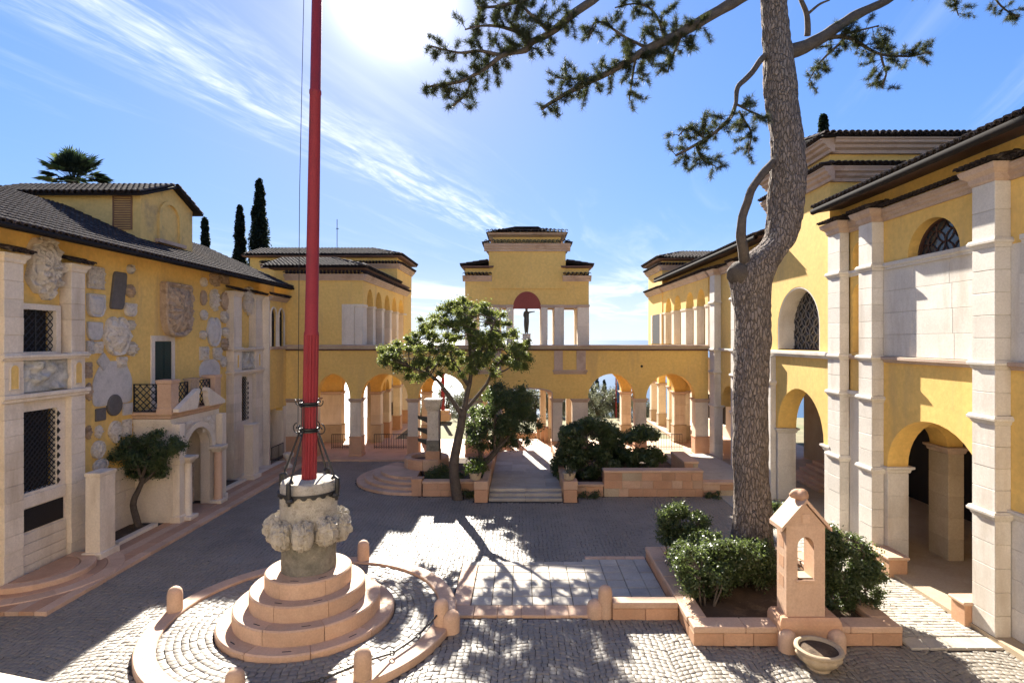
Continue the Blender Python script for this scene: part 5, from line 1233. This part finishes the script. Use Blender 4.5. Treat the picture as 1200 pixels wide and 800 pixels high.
# ================================================================== HOUSE THE PICTURE IS TAKEN FROM, UNSEEN FRONT ADDED FOR BOUNCE
vh = thing('viewpoint_house', 'sunlit pale balcony parapet of the near house, cut by the bottom left corner, with an unseen front wall added for bounce light', 'house', (0, -1, 0))
def viewpoint():
    obj('wall', wall_with(MB(), lambda u, d, z: (u, -1.2-d, z), -13.6, 10.4, 0, 10.5, .4, [(-10.5,-9.2,1,3.2,0), (-6.5,-5.2,1,3.2,0), (-1,1.2,5.3,7.6,.5), (5,6.3,1,3.2,0)]), m_pinkpale if False else m_stone, vh)  # unseen house front, added to bounce sunlight back onto the shaded facades
    obj('interior', MB().box(-13.6, 10.4, -2.6, -2.5, 0, 10.5), m_dark, vh)
    obj('balcony_slab', MB().box(-3.6, 2.8, -1.2, 1.25, 5.1, 5.3), m_stone, vh)
    d = Vector((1, -.26, 0)).normalized(); nrm = Vector((-d.y, d.x, 0)); p = Vector((-1.73, 1.87, 0)); a, b = p-d*1.6, p+d*4.4
    def strip(o0, o1, z0, z1): return MB().loft([[tuple(q-nrm*o+Vector((0,0,z))) for q, o in ((a,o0),(b,o0),(b,o1),(a,o1))] for z in (z0, z1)])
    obj('parapet', strip(.06, .34, 5.2, 5.3), m_stone, vh); obj('coping', strip(0, .4, 5.3, 5.4), m_stone, vh)
viewpoint()
# ================================================================== VEGETATION
def leaf_cloud(centers, radii, n_per, size, squash=.8, fold=.35, shell=.5, aspect=.5, up=.3):
    """folded leaf blades scattered through clumps; returns verts, quad faces"""
    cs = np.repeat(np.array(centers, float), n_per, 0); rs = np.repeat(np.array(radii, float), n_per)
    n = len(cs); d = RNG.normal(size=(n, 3)); d /= np.linalg.norm(d, axis=1, keepdims=True)
    r = np.abs(RNG.normal(0, .55, n))+.08 if shell > .65 else RNG.uniform(0, 1, n)**shell; r = np.minimum(r, 1.5); p = cs+d*(r*rs)[:, None]*np.array([1, 1, squash])
    nrm = d*.6+RNG.normal(size=(n, 3))*.6+np.array([0, 0, up]); nrm /= np.linalg.norm(nrm, axis=1, keepdims=True)
    t = np.cross(nrm, RNG.normal(size=(n, 3))); t /= np.linalg.norm(t, axis=1, keepdims=True); b = np.cross(nrm, t)
    s = size*RNG.uniform(.6, 1.3, n)[:, None]
    V = np.stack([p-t*s, p-b*s*aspect+nrm*s*fold*.5, p+t*s, p+b*s*aspect+nrm*s*fold*.5], 1).reshape(-1, 3)
    return V, np.arange(4*n).reshape(-1, 4)
def limb(mb, pts, r0, r1, n=7, wob=.12, sub=4, jag=.04):
    P = [Vector(p) for p in pts]; Q = []
    for i in range(len(P)-1):
        a, b, c, d = P[max(i-1, 0)], P[i], P[i+1], P[min(i+2, len(P)-1)]
        for k in range(sub):
            t = k/sub; q = .5*((2*b)+(c-a)*t+(2*a-5*b+4*c-d)*t*t+(3*b-a-3*c+d)*t**3); Q.append(q)
    Q.append(P[-1]); m = len(Q); R = [r0+(r1-r0)*(i/(m-1))**.8 for i in range(m)]
    if jag: Q = [q+Vector((noise.noise(q*2.1), noise.noise(q*2.1+Vector((9,0,0))), noise.noise(q*2.1+Vector((0,9,0)))))*jag*(0 if i == 0 else 1) for i, q in enumerate(Q)]
    mb.tube(Q, R, n, wob); return Q
def pick(V, cs): return min(V, key=lambda q: (q-cs).length)
def tree(name, label, base, limbs, clumps, n_leaf, size, mleaf, mbark, group=None, twig_r=.012, cat='tree', **kw):
    t = thing(name, label, cat, base, group); mb = MB(); nodes = []
    for pts, r0, r1 in limbs: nodes += limb(mb, pts, r0, r1)
    for c, r in clumps:
        c = Vector(c); q = pick(nodes[2:] or nodes, c); mid = q.lerp(c, .5)+Vector((random.uniform(-.1,.1), random.uniform(-.1,.1), random.uniform(-.02,.12)))*r
        mb.tube([q, mid, c], [twig_r*1.6, twig_r*1.2, twig_r*.6], 5)
        for k in range(4):
            e = c+Vector((random.gauss(0,1), random.gauss(0,1), random.gauss(0,.8))).normalized()*r*.75; mb.tube([c.lerp(mid, .2), e], [twig_r*.8, twig_r*.3], 4)
    obj('trunk', mb, mbark, t, smooth=1.2)
    V, Q = leaf_cloud([c for c, r in clumps], [r for c, r in clumps], n_leaf, size, **kw); raw('crown', V, Q, mleaf, t)
    return t
def blob_clumps(boxes, Yc, dY, n, rpx, seed=1, shell=.75):
    """clump centres inside photo ellipses (cx,cy,rx,ry) at distance Yc"""
    rnd = random.Random(seed); out = []
    for cx, cy, rx, ry, k in boxes:
        for _ in range(k):
            a = rnd.uniform(0, 2*math.pi); q = rnd.random()**.5*shell+.12; e = rnd.uniform(-1, 1)
            Y = Yc+e*dY*math.sqrt(max(0, 1-q*q*.8)); out.append((W(cx+rx*q*math.cos(a), cy+ry*q*math.sin(a), Y), rnd.uniform(.65, 1.2)*rpx*Yc/F))
    return out
# --- bright tree in front of the portico
Y1 = 23.0
def w1(x, y, dy=0): return W(x, y, Y1+dy)
L1 = [([(xs(537,Y1), Y1, -.05), w1(532,545), w1(540,500,.1), w1(543,478)], .24, .15), ([w1(541,486), w1(520,455,-.3), w1(505,440,-.4), w1(480,430,-.5)], .11, .04), ([w1(543,480), w1(552,440,.3), w1(550,400,.4), w1(545,375,.4)], .12, .04),
      ([w1(544,482), w1(570,450,.2), w1(580,430,.4), w1(595,415,.5)], .09, .03), ([w1(548,450), w1(530,420,.8), w1(525,385,1)], .10, .03), ([w1(510,445), w1(495,425,.5), w1(490,400,.8)], .07, .03), ([w1(552,430), w1(570,400,-.6), w1(580,375,-.8)], .08, .03), ([w1(575,440), w1(590,435,-.6), w1(605,425,-.9)], .05, .02)]
C1 = blob_clumps([(545,370,32,16,36),(515,385,32,14,24),(478,415,34,18,40),(570,383,30,18,28),(590,410,34,22,46),(535,408,40,18,30),(458,418,12,9,8),(612,425,12,10,8),(500,435,30,10,12),(560,430,30,12,12),(505,380,14,10,8),(540,357,10,6,5)], Y1, 2.0, 0, 7.0, 3, .95)
tree('courtyard_tree', 'sunlit open-crowned tree with forked leaning trunk in front of the portico', (xs(537,Y1), Y1, 0), L1, C1, 320, .046, m_leafA, m_bark2, twig_r=.014, shell=.7)
Y2 = 24.9
def w2(x, y, dy=0): return W(x, y, Y2+dy)
L2 = [([(xs(546,Y2), Y2, .15), w2(560,550), w2(580,530,.1), w2(590,505)], .2, .1), ([w2(565,545), w2(560,515,.3), w2(565,490,.3)], .1, .04), ([w2(582,528), w2(605,500,-.3), w2(615,480)], .08, .03), ([w2(580,528), w2(580,490,-.5), w2(585,465)], .08, .03)]
C2 = blob_clumps([(590,480,38,28,44),(575,510,30,20,20),(610,500,26,26,20),(595,462,28,14,14),(560,495,12,22,8)], Y2, 1.6, 0, 10, 4)
tree('evergreen_tree', 'dark rounded evergreen tree behind the bright tree, left of the walk', (xs(546,Y2), Y2, .2), L2, C2, 420, .05, m_leafB, m_bark2, shell=.7)
# --- shrubs beside the walk
def shrub(name, label, boxes, Yc, dY, rpx, nl, size, mm, base_z, seed, group=None, stems=7, cat='shrub', **kw):
    cl_ = blob_clumps(boxes, Yc, dY, 0, rpx, seed); cl_ = [(c, r) for c, r in cl_ if c.z-r*.5 > base_z-.1]
    cx = sum(c.x for c, r in cl_)/len(cl_); lim = []
    rnd = random.Random(seed)
    for k in range(stems):
        c, r = rnd.choice(cl_); b = Vector((cx+(c.x-cx)*.5, Yc+rnd.uniform(-.3,.3), base_z)); lim.append(([b, b.lerp(c, .5)+Vector((rnd.uniform(-.08,.08), 0, .06)), c], .03, .012))
    return tree(name, label, (cx, Yc, base_z), lim, cl_, nl, size, mm, m_bark2, group, .008, cat, **kw)
shrub('leafy_shrub', 'broad dark green shrub behind the high garden wall right of the walk', [(690,510,40,22,40),(740,520,36,24,36),(715,540,55,18,38),(665,545,18,26,18),(700,500,22,10,10),(770,535,14,18,8),(680,560,26,14,14)], 25.6, 1.2, 9, 230, .075, m_leafB, .2, 8, shell=.6)
shrub('low_hedge', 'low dark green hedge between the round steps and the walk', [(525,557,22,12,20),(560,548,12,18,12),(508,560,8,8,6)], 25.0, .7, 8, 150, .05, m_leafB, .2, 9)
def potted(label, x, y, Yc, px, mm, seed, z0):
    t = shrub('potted_plant', label, [(x, y, px, px*.9, 16)], Yc, .25, px*.5, 60, .045, mm, z0+.22, seed, 'potted plants on the posts', 5, 'plant')
    X = xs(x, Yc); p = obj('pot', MB().lathe([(.13,z0),(.2,z0+.02),(.25,z0+.24),(.27,z0+.25),(.27,z0+.3),(.22,z0+.3)], X, Yc, 20), m_tan, t, smooth=.7)
potted('potted bright green plant on the left stone post', 557, 553, 22.87, 13, m_fresh, 3, .845)
potted('potted trailing grey green plant on the right stone post', 667, 560, 22.87, 12, m_olive, 5, .845)
# --- clipped tree in front of the house
Y3 = 19.2
def w3(x, y, dy=0): return W(x, y, Y3+dy)
b3 = Vector((xs(162,Y3), Y3, .13))
L3 = [([b3, w3(156,592), w3(162,575,.05), w3(168,558)], .12, .08), ([w3(164,568), w3(185,548,.2), w3(196,530)], .06, .02), ([w3(165,562), w3(160,540,-.2), w3(152,525)], .06, .02), ([w3(166,560), w3(175,535), w3(175,515)], .06, .02)]
C3 = blob_clumps([(168,530,34,22,46),(190,520,24,16,22),(150,530,22,16,16),(172,550,26,14,16),(135,533,12,6,5),(208,522,8,8,4)], Y3, 1.0, 0, 8, 6)
tree('small_tree', 'small dark tree with twisted trunk beside the house portal', b3, L3, C3, 260, .04, m_leafB, m_bark2, shell=.7)
# --- shrubs in the pine planter
shrub('planter_shrub', 'pale leaved shrub at the far left corner of the pine planter', [(800,612,30,22,44),(790,600,18,10,12),(812,630,28,16,24),(785,625,14,14,10)], 15.7, .5, 8, 230, .036, m_leafC, .25, 11, 'shrubs in the pine planter', shell=.7)
shrub('planter_shrub', 'dense glossy shrub between the pine trunk and the planter front', [(845,655,58,20,70),(812,652,36,22,36),(880,652,32,22,36),(892,664,22,22,24),(850,670,46,18,34),(825,635,34,14,16)], 14.4, 1.0, 10, 220, .036, m_leafC, .25, 12, 'shrubs in the pine planter', shell=.7)
shrub('planter_shrub', 'low dark shrub at the inner left edge of the pine planter', [(828,680,34,22,40),(812,662,20,24,22)], 13.4, .5, 9, 230, .036, m_leafC, .22, 15, 'shrubs in the pine planter', shell=.7)
shrub('planter_shrub', 'tall glossy shrub right of the stone shrine', [(990,660,42,36,84),(975,640,18,28,28),(1008,690,30,24,36),(1024,672,16,14,12),(980,700,26,14,14)], 13.2, .6, 9, 260, .036, m_leafC, .25, 13, 'shrubs in the pine planter', shell=.7)
shrub('planter_shrub', 'small shrub half hidden behind the pine trunk', [(905,600,14,18,16),(925,608,18,14,16)], 16.0, .2, 8, 200, .038, m_leafC, .25, 14, 'shrubs in the pine planter', shell=.7)
for i, (x, w_, l) in enumerate(((690, 14, 'tuft of weeds at the foot of the high garden wall, left end'), (835, 12, 'tuft of weeds at the foot of the lower wall beside the pine'), (548, 10, 'tuft of weeds at the foot of the bright tree'))):
    shrub('weed_tuft', l, [(x, 580, w_, 5, 8)], 23.2, .15, 5, 60, .05, m_leafC, 0, 20+i, 'weeds at the walls', 3, 'weeds')
# --- pine
PYN = 15.3
def wp(x, y, dy=0): return W(x, y, PYN+dy)
pine = thing('pine_tree', 'tall pine with thick leaning flaky trunk rising from the stone planter', 'tree', (xs(880,PYN), PYN, .25))
def build_pine():
    path = [(881,668,33),(881,640,28),(881,600,24.5),(880,545,22.5),(879,490,22),(880,440,22),(881,400,22.5),(882,370,22),(880,345,24.5),(882,318,28),(897,298,25),(912,282,21.5),(919,258,21.5),(921,230,22),(923,200,22),(922,165,20),(917,130,20.5),(914,100,20.5),(911,60,17.5),(908,20,16.5),(907,-30,16),(912,-90,14),(915,-160,11),(925,-230,6)]
    pts = []; 
    P = [(wp(x, y), r*.9*PYN/F) for x, y, r in path]
    # dense path
    Q = []
    for i in range(len(P)-1):
        a, b, c, d = P[max(i-1,0)], P[i], P[i+1], P[min(i+2,len(P)-1)]
        k_ = 7
        for k in range(k_):
            t = k/k_; f = lambda a, b, c, d: .5*((2*b)+(c-a)*t+(2*a-5*b+4*c-d)*t*t+(3*b-a-3*c+d)*t**3); Q.append((f(a[0],b[0],c[0],d[0]), f(a[1],b[1],c[1],d[1])))
    n = 110; rings = []
    for p, r in Q:
        ring = []
        for k in range(n):
            a = 2*math.pi*k/n; u = Vector((math.cos(a), math.sin(a), 0))
            s = Vector((math.cos(a)*r*4.2, math.sin(a)*r*4.2, p.z*1.5))*1.5
            v = noise.voronoi(s+Vector((noise.noise(s), noise.noise(s+Vector((5,0,0))), 0))*.5)[0]
            pl = min(1, (v[1]-v[0])*3.2)                       # bark plates split by fissures
            lump = .10*noise.noise(Vector((math.cos(a)*1.1, math.sin(a)*1.1, p.z*.7)))+.05*noise.noise(Vector((math.cos(a)*2, math.sin(a)*2, p.z*2)))
            ring.append(p+u*(r*(1+lump)+.035*pl-.03+.012*noise.noise(s*4)))
        rings.append(ring)
    mb = MB(); mb.loft(rings); obj('trunk', mb, m_bark, pine, smooth=4)
    lim = MB(); nodes = []
    def br(pts, r0, r1, needles=True, frm=0.0, n=7):
        Q = limb(lim, [wp(*p) for p in pts], r0*PYN/F, r1*PYN/F, n, .15, 5, .03)
        if needles: nodes.append([q for i, q in enumerate(Q) if i >= frm*len(Q)])
        return Q
    br([(905,-25),(868,-2,-.3),(800,38,-.8),(760,58,-1.1),(734,73,-1.3),(700,92,-1.5),(662,110,-1.7),(635,129,-1.8)], 8, 1.6, True, .2)
    br([(905,-95),(820,-60,-1),(740,-30,-1.6),(684,8,-2.2),(645,38,-2.5),(624,50,-2.6),(616,59,-2.6),(588,66,-2.8),(552,91,-3),(520,100,-3.1),(497,104,-3.2)], 6, 1.0, True, .3)
    br([(905,-110),(800,-80,-.6),(720,-40,-1),(660,-15,-1.2),(600,5,-1.5),(560,10,-1.8)], 5, 1.2, True, .3)
    br([(588,66,-2.8),(560,60,-2.6),(535,62,-2.5),(505,55,-2.4)], 2, .8)
    br([(552,91,-3),(545,110,-3),(530,125,-3)], 1.5, .8)
    br([(624,50,-2.6),(600,35,-2.4),(570,30,-2.2),(545,35,-2)], 2.5, .8); br([(645,38,-2.5),(620,15,-2.6),(600,-5,-2.6)], 2.5, 1)
    br([(800,38,-.8),(790,60,-.9),(782,85,-1)], 2, .8); br([(745,66,-1.2),(740,95,-1.2),(738,118,-1.2)], 1.8, .7); br([(700,92,-1.5),(675,92,-1.4),(650,92,-1.3)], 1.8, .7); br([(760,58,-1.1),(735,45,-1),(700,25,-.9),(690,45,-.9)], 2, .7)
    br([(780,50,-1),(770,20,-1),(750,5,-1),(720,10,-1)], 2, .7)
    br([(922,62,.2),(960,46,.4),(1000,20,.7),(1040,0,.9),(1100,-40,1.2)], 9, 4, True, .8)
    br([(960,46,.4),(990,44,.6),(1012,54,.7),(1032,64,.8),(1060,66,.9),(1090,62,1)], 3, 1, True, .25); br([(1032,64,.8),(1038,85,.8),(1034,104,.8)], 1.6, .7); br([(990,44,.6),(975,60,.6),(960,75,.6),(948,95,.6)], 2, .7); br([(975,45,.5),(1000,38,.4),(1030,30,.3)], 2, .8)
    br([(946,42,.3),(946,20,.2),(938,0,.2),(930,-20,.2)], 4, 2, False); br([(946,18,.2),(960,6,.2),(972,0,.2)], 2, 1, False)
    br([(896,66,-.1),(878,88,-.4),(864,104,-.6),(862,122,-.7),(856,138,-.8),(840,154,-.9),(815,170,-1),(792,182,-1.1)], 3.6, 1.4, True, .5); br([(862,122,-.7),(878,130,-.7),(890,135,-.6)], 1.6, .8); br([(866,130,-.7),(880,155,-.7),(878,180,-.7)], 1.5, .7); br([(825,162,-.95),(808,150,-1),(795,160,-1)], 1.3, .7); br([(815,170,-1),(825,188,-1),(838,195,-1)], 1.2, .6)
    br([(1100,-40,1.2),(1115,-10,1.2),(1123,18,1.2)], 2, .6); br([(1130,-50,1),(1160,-10,1),(1175,10,1),(1195,20,1)], 2, .7)
    br([(874,312,-.2),(870,290,-.5),(868,268,-.6),(878,230,-.6),(892,205,-.45),(905,190,-.2)], 6.5, 4.0, False)
    st = limb(lim, [wp(880,325), wp(868,322,-.2), wp(861,325,-.3)], 22*PYN/F, 11*PYN/F, 10, .3, 4, .02)
    # high crown above the frame
    for k in range(7):
        a = 2*math.pi*k/7+.3; y0 = -110-18*k; Ln = 170-8*k
        br([(912,y0), (912+Ln*.5*math.cos(a), y0-30, Ln*.012*math.sin(a)), (912+Ln*math.cos(a), y0-40, Ln*.024*math.sin(a))], 6, 1.5, True, .4)
    obj('branch', lim, m_bark2, pine, smooth=1.2)
    # needle tufts
    cen = []; dirs = []
    for nd in nodes:
        tot = 0; L_ = len(nd)
        for i in range(L_-1):
            seg = nd[i+1]-nd[i]; ax = seg.normalized(); cnt = max(1, round(seg.length/.075)); end = i/(L_-1)
            for k in range(cnt):
                base = nd[i].lerp(nd[i+1], (k+random.random())/cnt); ln = random.uniform(.18, .72)*(1.0-.35*end)
                d = Vector((random.gauss(0,1), random.gauss(0,1), random.gauss(-.1,.8))); d = (d-ax*d.dot(ax)*.6+ax*.35).normalized()
                mid = base+d*ln*.5+Vector((random.gauss(0,.03), random.gauss(0,.03), random.gauss(.0,.04))); tip = base+d*ln+Vector((0,0,random.uniform(-.04,.07)))
                lim2.tube([base, mid, tip], [.010,.007,.004], 3)
                m_ = int(3+ln/.045)
                for q in range(m_):
                    t = .3+.7*(q+random.random())/m_; p = base.lerp(mid, t*2) if t < .5 else mid.lerp(tip, t*2-1); cen.append(p+Vector((random.gauss(0,.02), random.gauss(0,.02), random.gauss(0,.02)))); dirs.append(d*.8+Vector((0,0,.15)))
    cen = np.array(cen); dirs = np.array(dirs); m = 18
    c = np.repeat(cen, m, 0); d = np.repeat(dirs, m, 0)*.55+RNG.normal(size=(len(cen)*m, 3))*.6; d /= np.linalg.norm(d, axis=1, keepdims=True)
    w = np.cross(d, RNG.normal(size=d.shape)); w /= np.linalg.norm(w, axis=1, keepdims=True)
    ln = RNG.uniform(.09, .19, len(c))[:, None]; c = c+RNG.normal(0, .018, c.shape); wd = .0048
    V = np.stack([c-w*wd, c+w*wd, c+d*ln], 1).reshape(-1, 3); o = raw('needles', V, np.arange(len(V)).reshape(-1, 3), m_needle, pine); stuff(o)
    stuff(obj('twigs', lim2, m_twig, pine)); 
lim2 = MB()
build_pine()
# --- cypresses behind the roofs
def cypress(label, x, ytop, ybot, hw, Y, seed, group='cypresses behind the roofs'):
    top, bot = W(x, ytop, Y), W(x, ybot, Y); g = 0 if Y < 47 else -4
    t = thing('cypress', label, 'tree', (top.x, Y, g), group); hgt = top.z-g; R = hw*Y/F; rnd = random.Random(seed); cs = []; rs = []
    k = int(260*hgt/10)
    for i in range(k):
        f = rnd.random()**.9; z = g+hgt*(.05+.95*f); r = R*min(1, 1.15*(1-f)**.62+.06)*min(1, .5+f*3)
        a = rnd.uniform(0, 2*math.pi); q = rnd.uniform(.3, .92); cs.append((top.x+r*q*math.cos(a), Y+r*q*math.sin(a), z-.25)); rs.append(max(.2, r*.5))
    obj('trunk', MB().tube([(top.x, Y, g), (top.x, Y, g+hgt*.9)], [R*.22, .03], 8), m_bark2, t)
    V, Q = leaf_cloud(cs, rs, 110, .11, 1.9, up=.8, shell=.5); raw('crown', V, Q, m_cyp, t)
cypress('short dark cypress nearest the attic block', 240, 255, 300, 11, 46, 1); cypress('slim dark cypress between the short and the tallest one', 281, 241, 310, 12.5, 46, 2)
cypress('tallest dark cypress left of the red pole', 304, 210, 310, 18, 46, 3); cypress('dark cypress top behind the high roof on the right', 965, 135, 170, 14, 34, 4)
# --- palm behind the house roof
def palm():
    Y = 30.0; c = W(86, 213, Y); t = thing('palm_tree', 'fan palm crown rising behind the tiled roof of the house', 'tree', (c.x, Y, 0))
    obj('trunk', MB().tube([(c.x, Y, -.05), (c.x, Y, c.z)], [.28, .22], 10), m_bark2, t)
    rnd = random.Random(4)
    for k in range(72):
        a = rnd.uniform(0, 2*math.pi); e = rnd.uniform(-.35, 1.4); L = rnd.uniform(.6, 1.25); d = Vector((math.cos(a)*math.cos(e), math.sin(a)*math.cos(e), math.sin(e)))
        q = c+d*L; mb = MB(); mb.tube([c, q], [.018, .012], 4); s = d.cross(Vector((0,0,1))).normalized(); u = s.cross(d)
        for j in range(17):
            th = math.radians(-75+150*j/16); dd = (d*math.cos(th)+s*math.sin(th)).normalized(); ll = rnd.uniform(.7, .95)*(1-.25*abs(th)); e1 = q+dd*ll*.6; e2 = q+dd*ll+Vector((0,0,-.12)); w_ = s*math.cos(th)*.03-d*math.sin(th)*.03
            mb.add([q-w_*.4, e1-w_, e2, e1+w_, q+w_*.4], [(0,1,2,3,4)])
        obj('frond', mb, m_cyp if k % 3 else m_leafB, t)
palm()
# --- garden beyond the portico: olives and cypresses lower on the slope
rnd = random.Random(21)
OL = [(-9.5,52),(-5.5,56),(-2.2,51),(.6,57),(3.5,52.5),(6.2,55),(9,53),(12.5,58),(-7.5,66),(-1,68),(5,64),(10,70),(2.5,76),(8,80),(-4,80),(-12,60),(15,66),(4.6,49.2),(6.8,50.5),(2.6,49.6),(8.3,49.4),(-.8,49.0),(1.2,50.4),(-6.8,49.6),(-4.4,50.2),(5.6,58.5),(7.4,61)]
for i, (x, y) in enumerate(OL):
    g = np.interp(y, [48.5,60,75,95], [-1.2,-4,-7,-11]); hh = rnd.uniform(3.6, 4.8); r = rnd.uniform(1.9, 2.6); b = Vector((x, y, g-.1)); c = b+Vector((0,0,hh*.68))
    cs = []
    for k in range(46):
        d = Vector((rnd.gauss(0,1), rnd.gauss(0,1), rnd.gauss(0,.8))).normalized()*rnd.uniform(.4, 1); cs.append((c+Vector((d.x*r, d.y*r, d.z*r*.75)), rnd.uniform(.4, .7)))
    lim = [([b, b+Vector((rnd.uniform(-.3,.3), 0, hh*.3)), c+Vector((rnd.uniform(-.5,.5), 0, 0))], .25, .08)]+[([b+Vector((0,0,hh*.3)), cs[q][0].lerp(c, .5), cs[q][0]], .1, .03) for q in (0, 5, 9)]
    tree('olive_tree', 'silvery olive tree in the garden below, seen through the arches', b, lim, cs, 70, .10, m_olive, m_bark2, 'olive trees below the terrace', .02, shell=.5, aspect=.3)
for i, (x, yt, Y, hw) in enumerate(((688,443,84,5),(699,441,88,5),(708,446,80,4),(695,449,78,4),(681,450,86,5))):
    top = W(x, yt, Y); g = np.interp(Y, [75,95], [-7,-11]); cs = []; rs = []
    t = thing('cypress', ['dark cypress through the right arch, left of the tallest pair', 'tallest dark cypress through the right arch', 'dark cypress through the right arch nearest the blue flag', 'short dark cypress through the right arch', 'leftmost dark cypress through the right arch'][i], 'tree', (top.x, Y, g), 'cypresses below the terrace'); hgt = top.z-g+.0; R = hw*Y/F*1.3
    for k in range(70):
        f = rnd.random(); r = R*min(1, 1.15*(1-f)**.6+.08); a = rnd.uniform(0, 6.28); cs.append((top.x+r*.7*math.cos(a), Y+r*.7*math.sin(a), g+hgt*f)); rs.append(max(.2, r*.5))
    obj('trunk', MB().tube([(top.x, Y, g-.3), (top.x, Y, g+hgt*.8)], [.15, .04], 6), m_bark2, t); V, Q = leaf_cloud(cs, rs, 90, .13, 1.6, up=.8); raw('crown', V, Q, m_cyp, t)
# --- second flag and pole in the garden
fg = thing('flag', 'blue flag hanging on a red pole, seen through the right arch', 'flag', (xs(722,48), 48, -.9))
fx = xs(722, 48); obj('pole', MB().tube([(fx, 48, -1.3), (fx, 48, zs(430,48))], .055, 8), m_red, fg)
fmb = MB(); nu, nv = 14, 18
for a in range(nu+1):
    for b in range(nv+1): u = a/nu; v = b/nv; fmb.v.append((fx+.06+u*1.0*(.75+.25*v)+.04*math.sin(v*5+u*3), 48+.16*math.sin(u*9+v*2)*u, zs(440,48)-2.3*v-.5*u*(1-v)))
for a in range(nu):
    for b in range(nv): k = a*(nv+1)+b; fmb.f.append([k, k+1, k+nv+2, k+nv+1])
fo = obj('cloth', fmb, m_blue, fg, smooth=4)
ft_ = obj('red_hoist', MB().box(fx+.06, fx+.5, 47.9, 47.95, zs(440,48)-.0, zs(434,48)), m_redc, fg)
rp = thing('red_post', 'slim red post on a pale base beyond the left arches', 'post', (xs(519,45), 45, .1)); X = xs(519,45)
obj('shaft', MB().lathe([(.16,.9),(.15,3.2),(.12,3.6),(.18,3.7),(.05,4.0)], X, 45, 14), m_red, rp, smooth=.7); obj('base', MB().rect(X-.5, X+.5, 44.6, 45.4, [(.08,.1),(.6,.1),(.65,0),(.92,0)]), m_pinkpale, rp)

# --- litter: fallen needles and leaves
def litter():
    P = []; rnd = random.Random(5)
    for k in range(2600):
        if k % 3 == 0: x, y, z = rnd.uniform(4.1, 7.6), rnd.uniform(12.5, 16.2), .36
        else:
            x, y = rnd.uniform(-11, 9.5), 9.6+13.5*rnd.random()**1.3; z = .016
            if math.hypot(x-FX, y-FY_) < 3.5 or (3.5 < x < 8.2 and 11.8 < y < 17) or (-1.9 < x < 3.7 and 13 < y < 17): continue
        P.append((x, y, z))
    P = np.array(P); n = len(P); a = RNG.uniform(0, 6.28, n); l = RNG.uniform(.012, .035, n); w = l*RNG.uniform(.2, .5, n)
    dx, dy = np.cos(a), np.sin(a); V = np.stack([np.stack([P[:,0]+dx*l*s-dy*w*q, P[:,1]+dy*l*s+dx*w*q, P[:,2]+RNG.uniform(0,.008,n)], 1) for s, q in ((-1,0),(0,-1),(1,0),(0,1))], 1).reshape(-1, 3)
    stuff(tag(raw('leaf_litter', V, np.arange(4*n).reshape(-1, 4), m_soil), 'scattered brown leaf litter on the setts and the planter soil', 'leaf litter'))
litter()
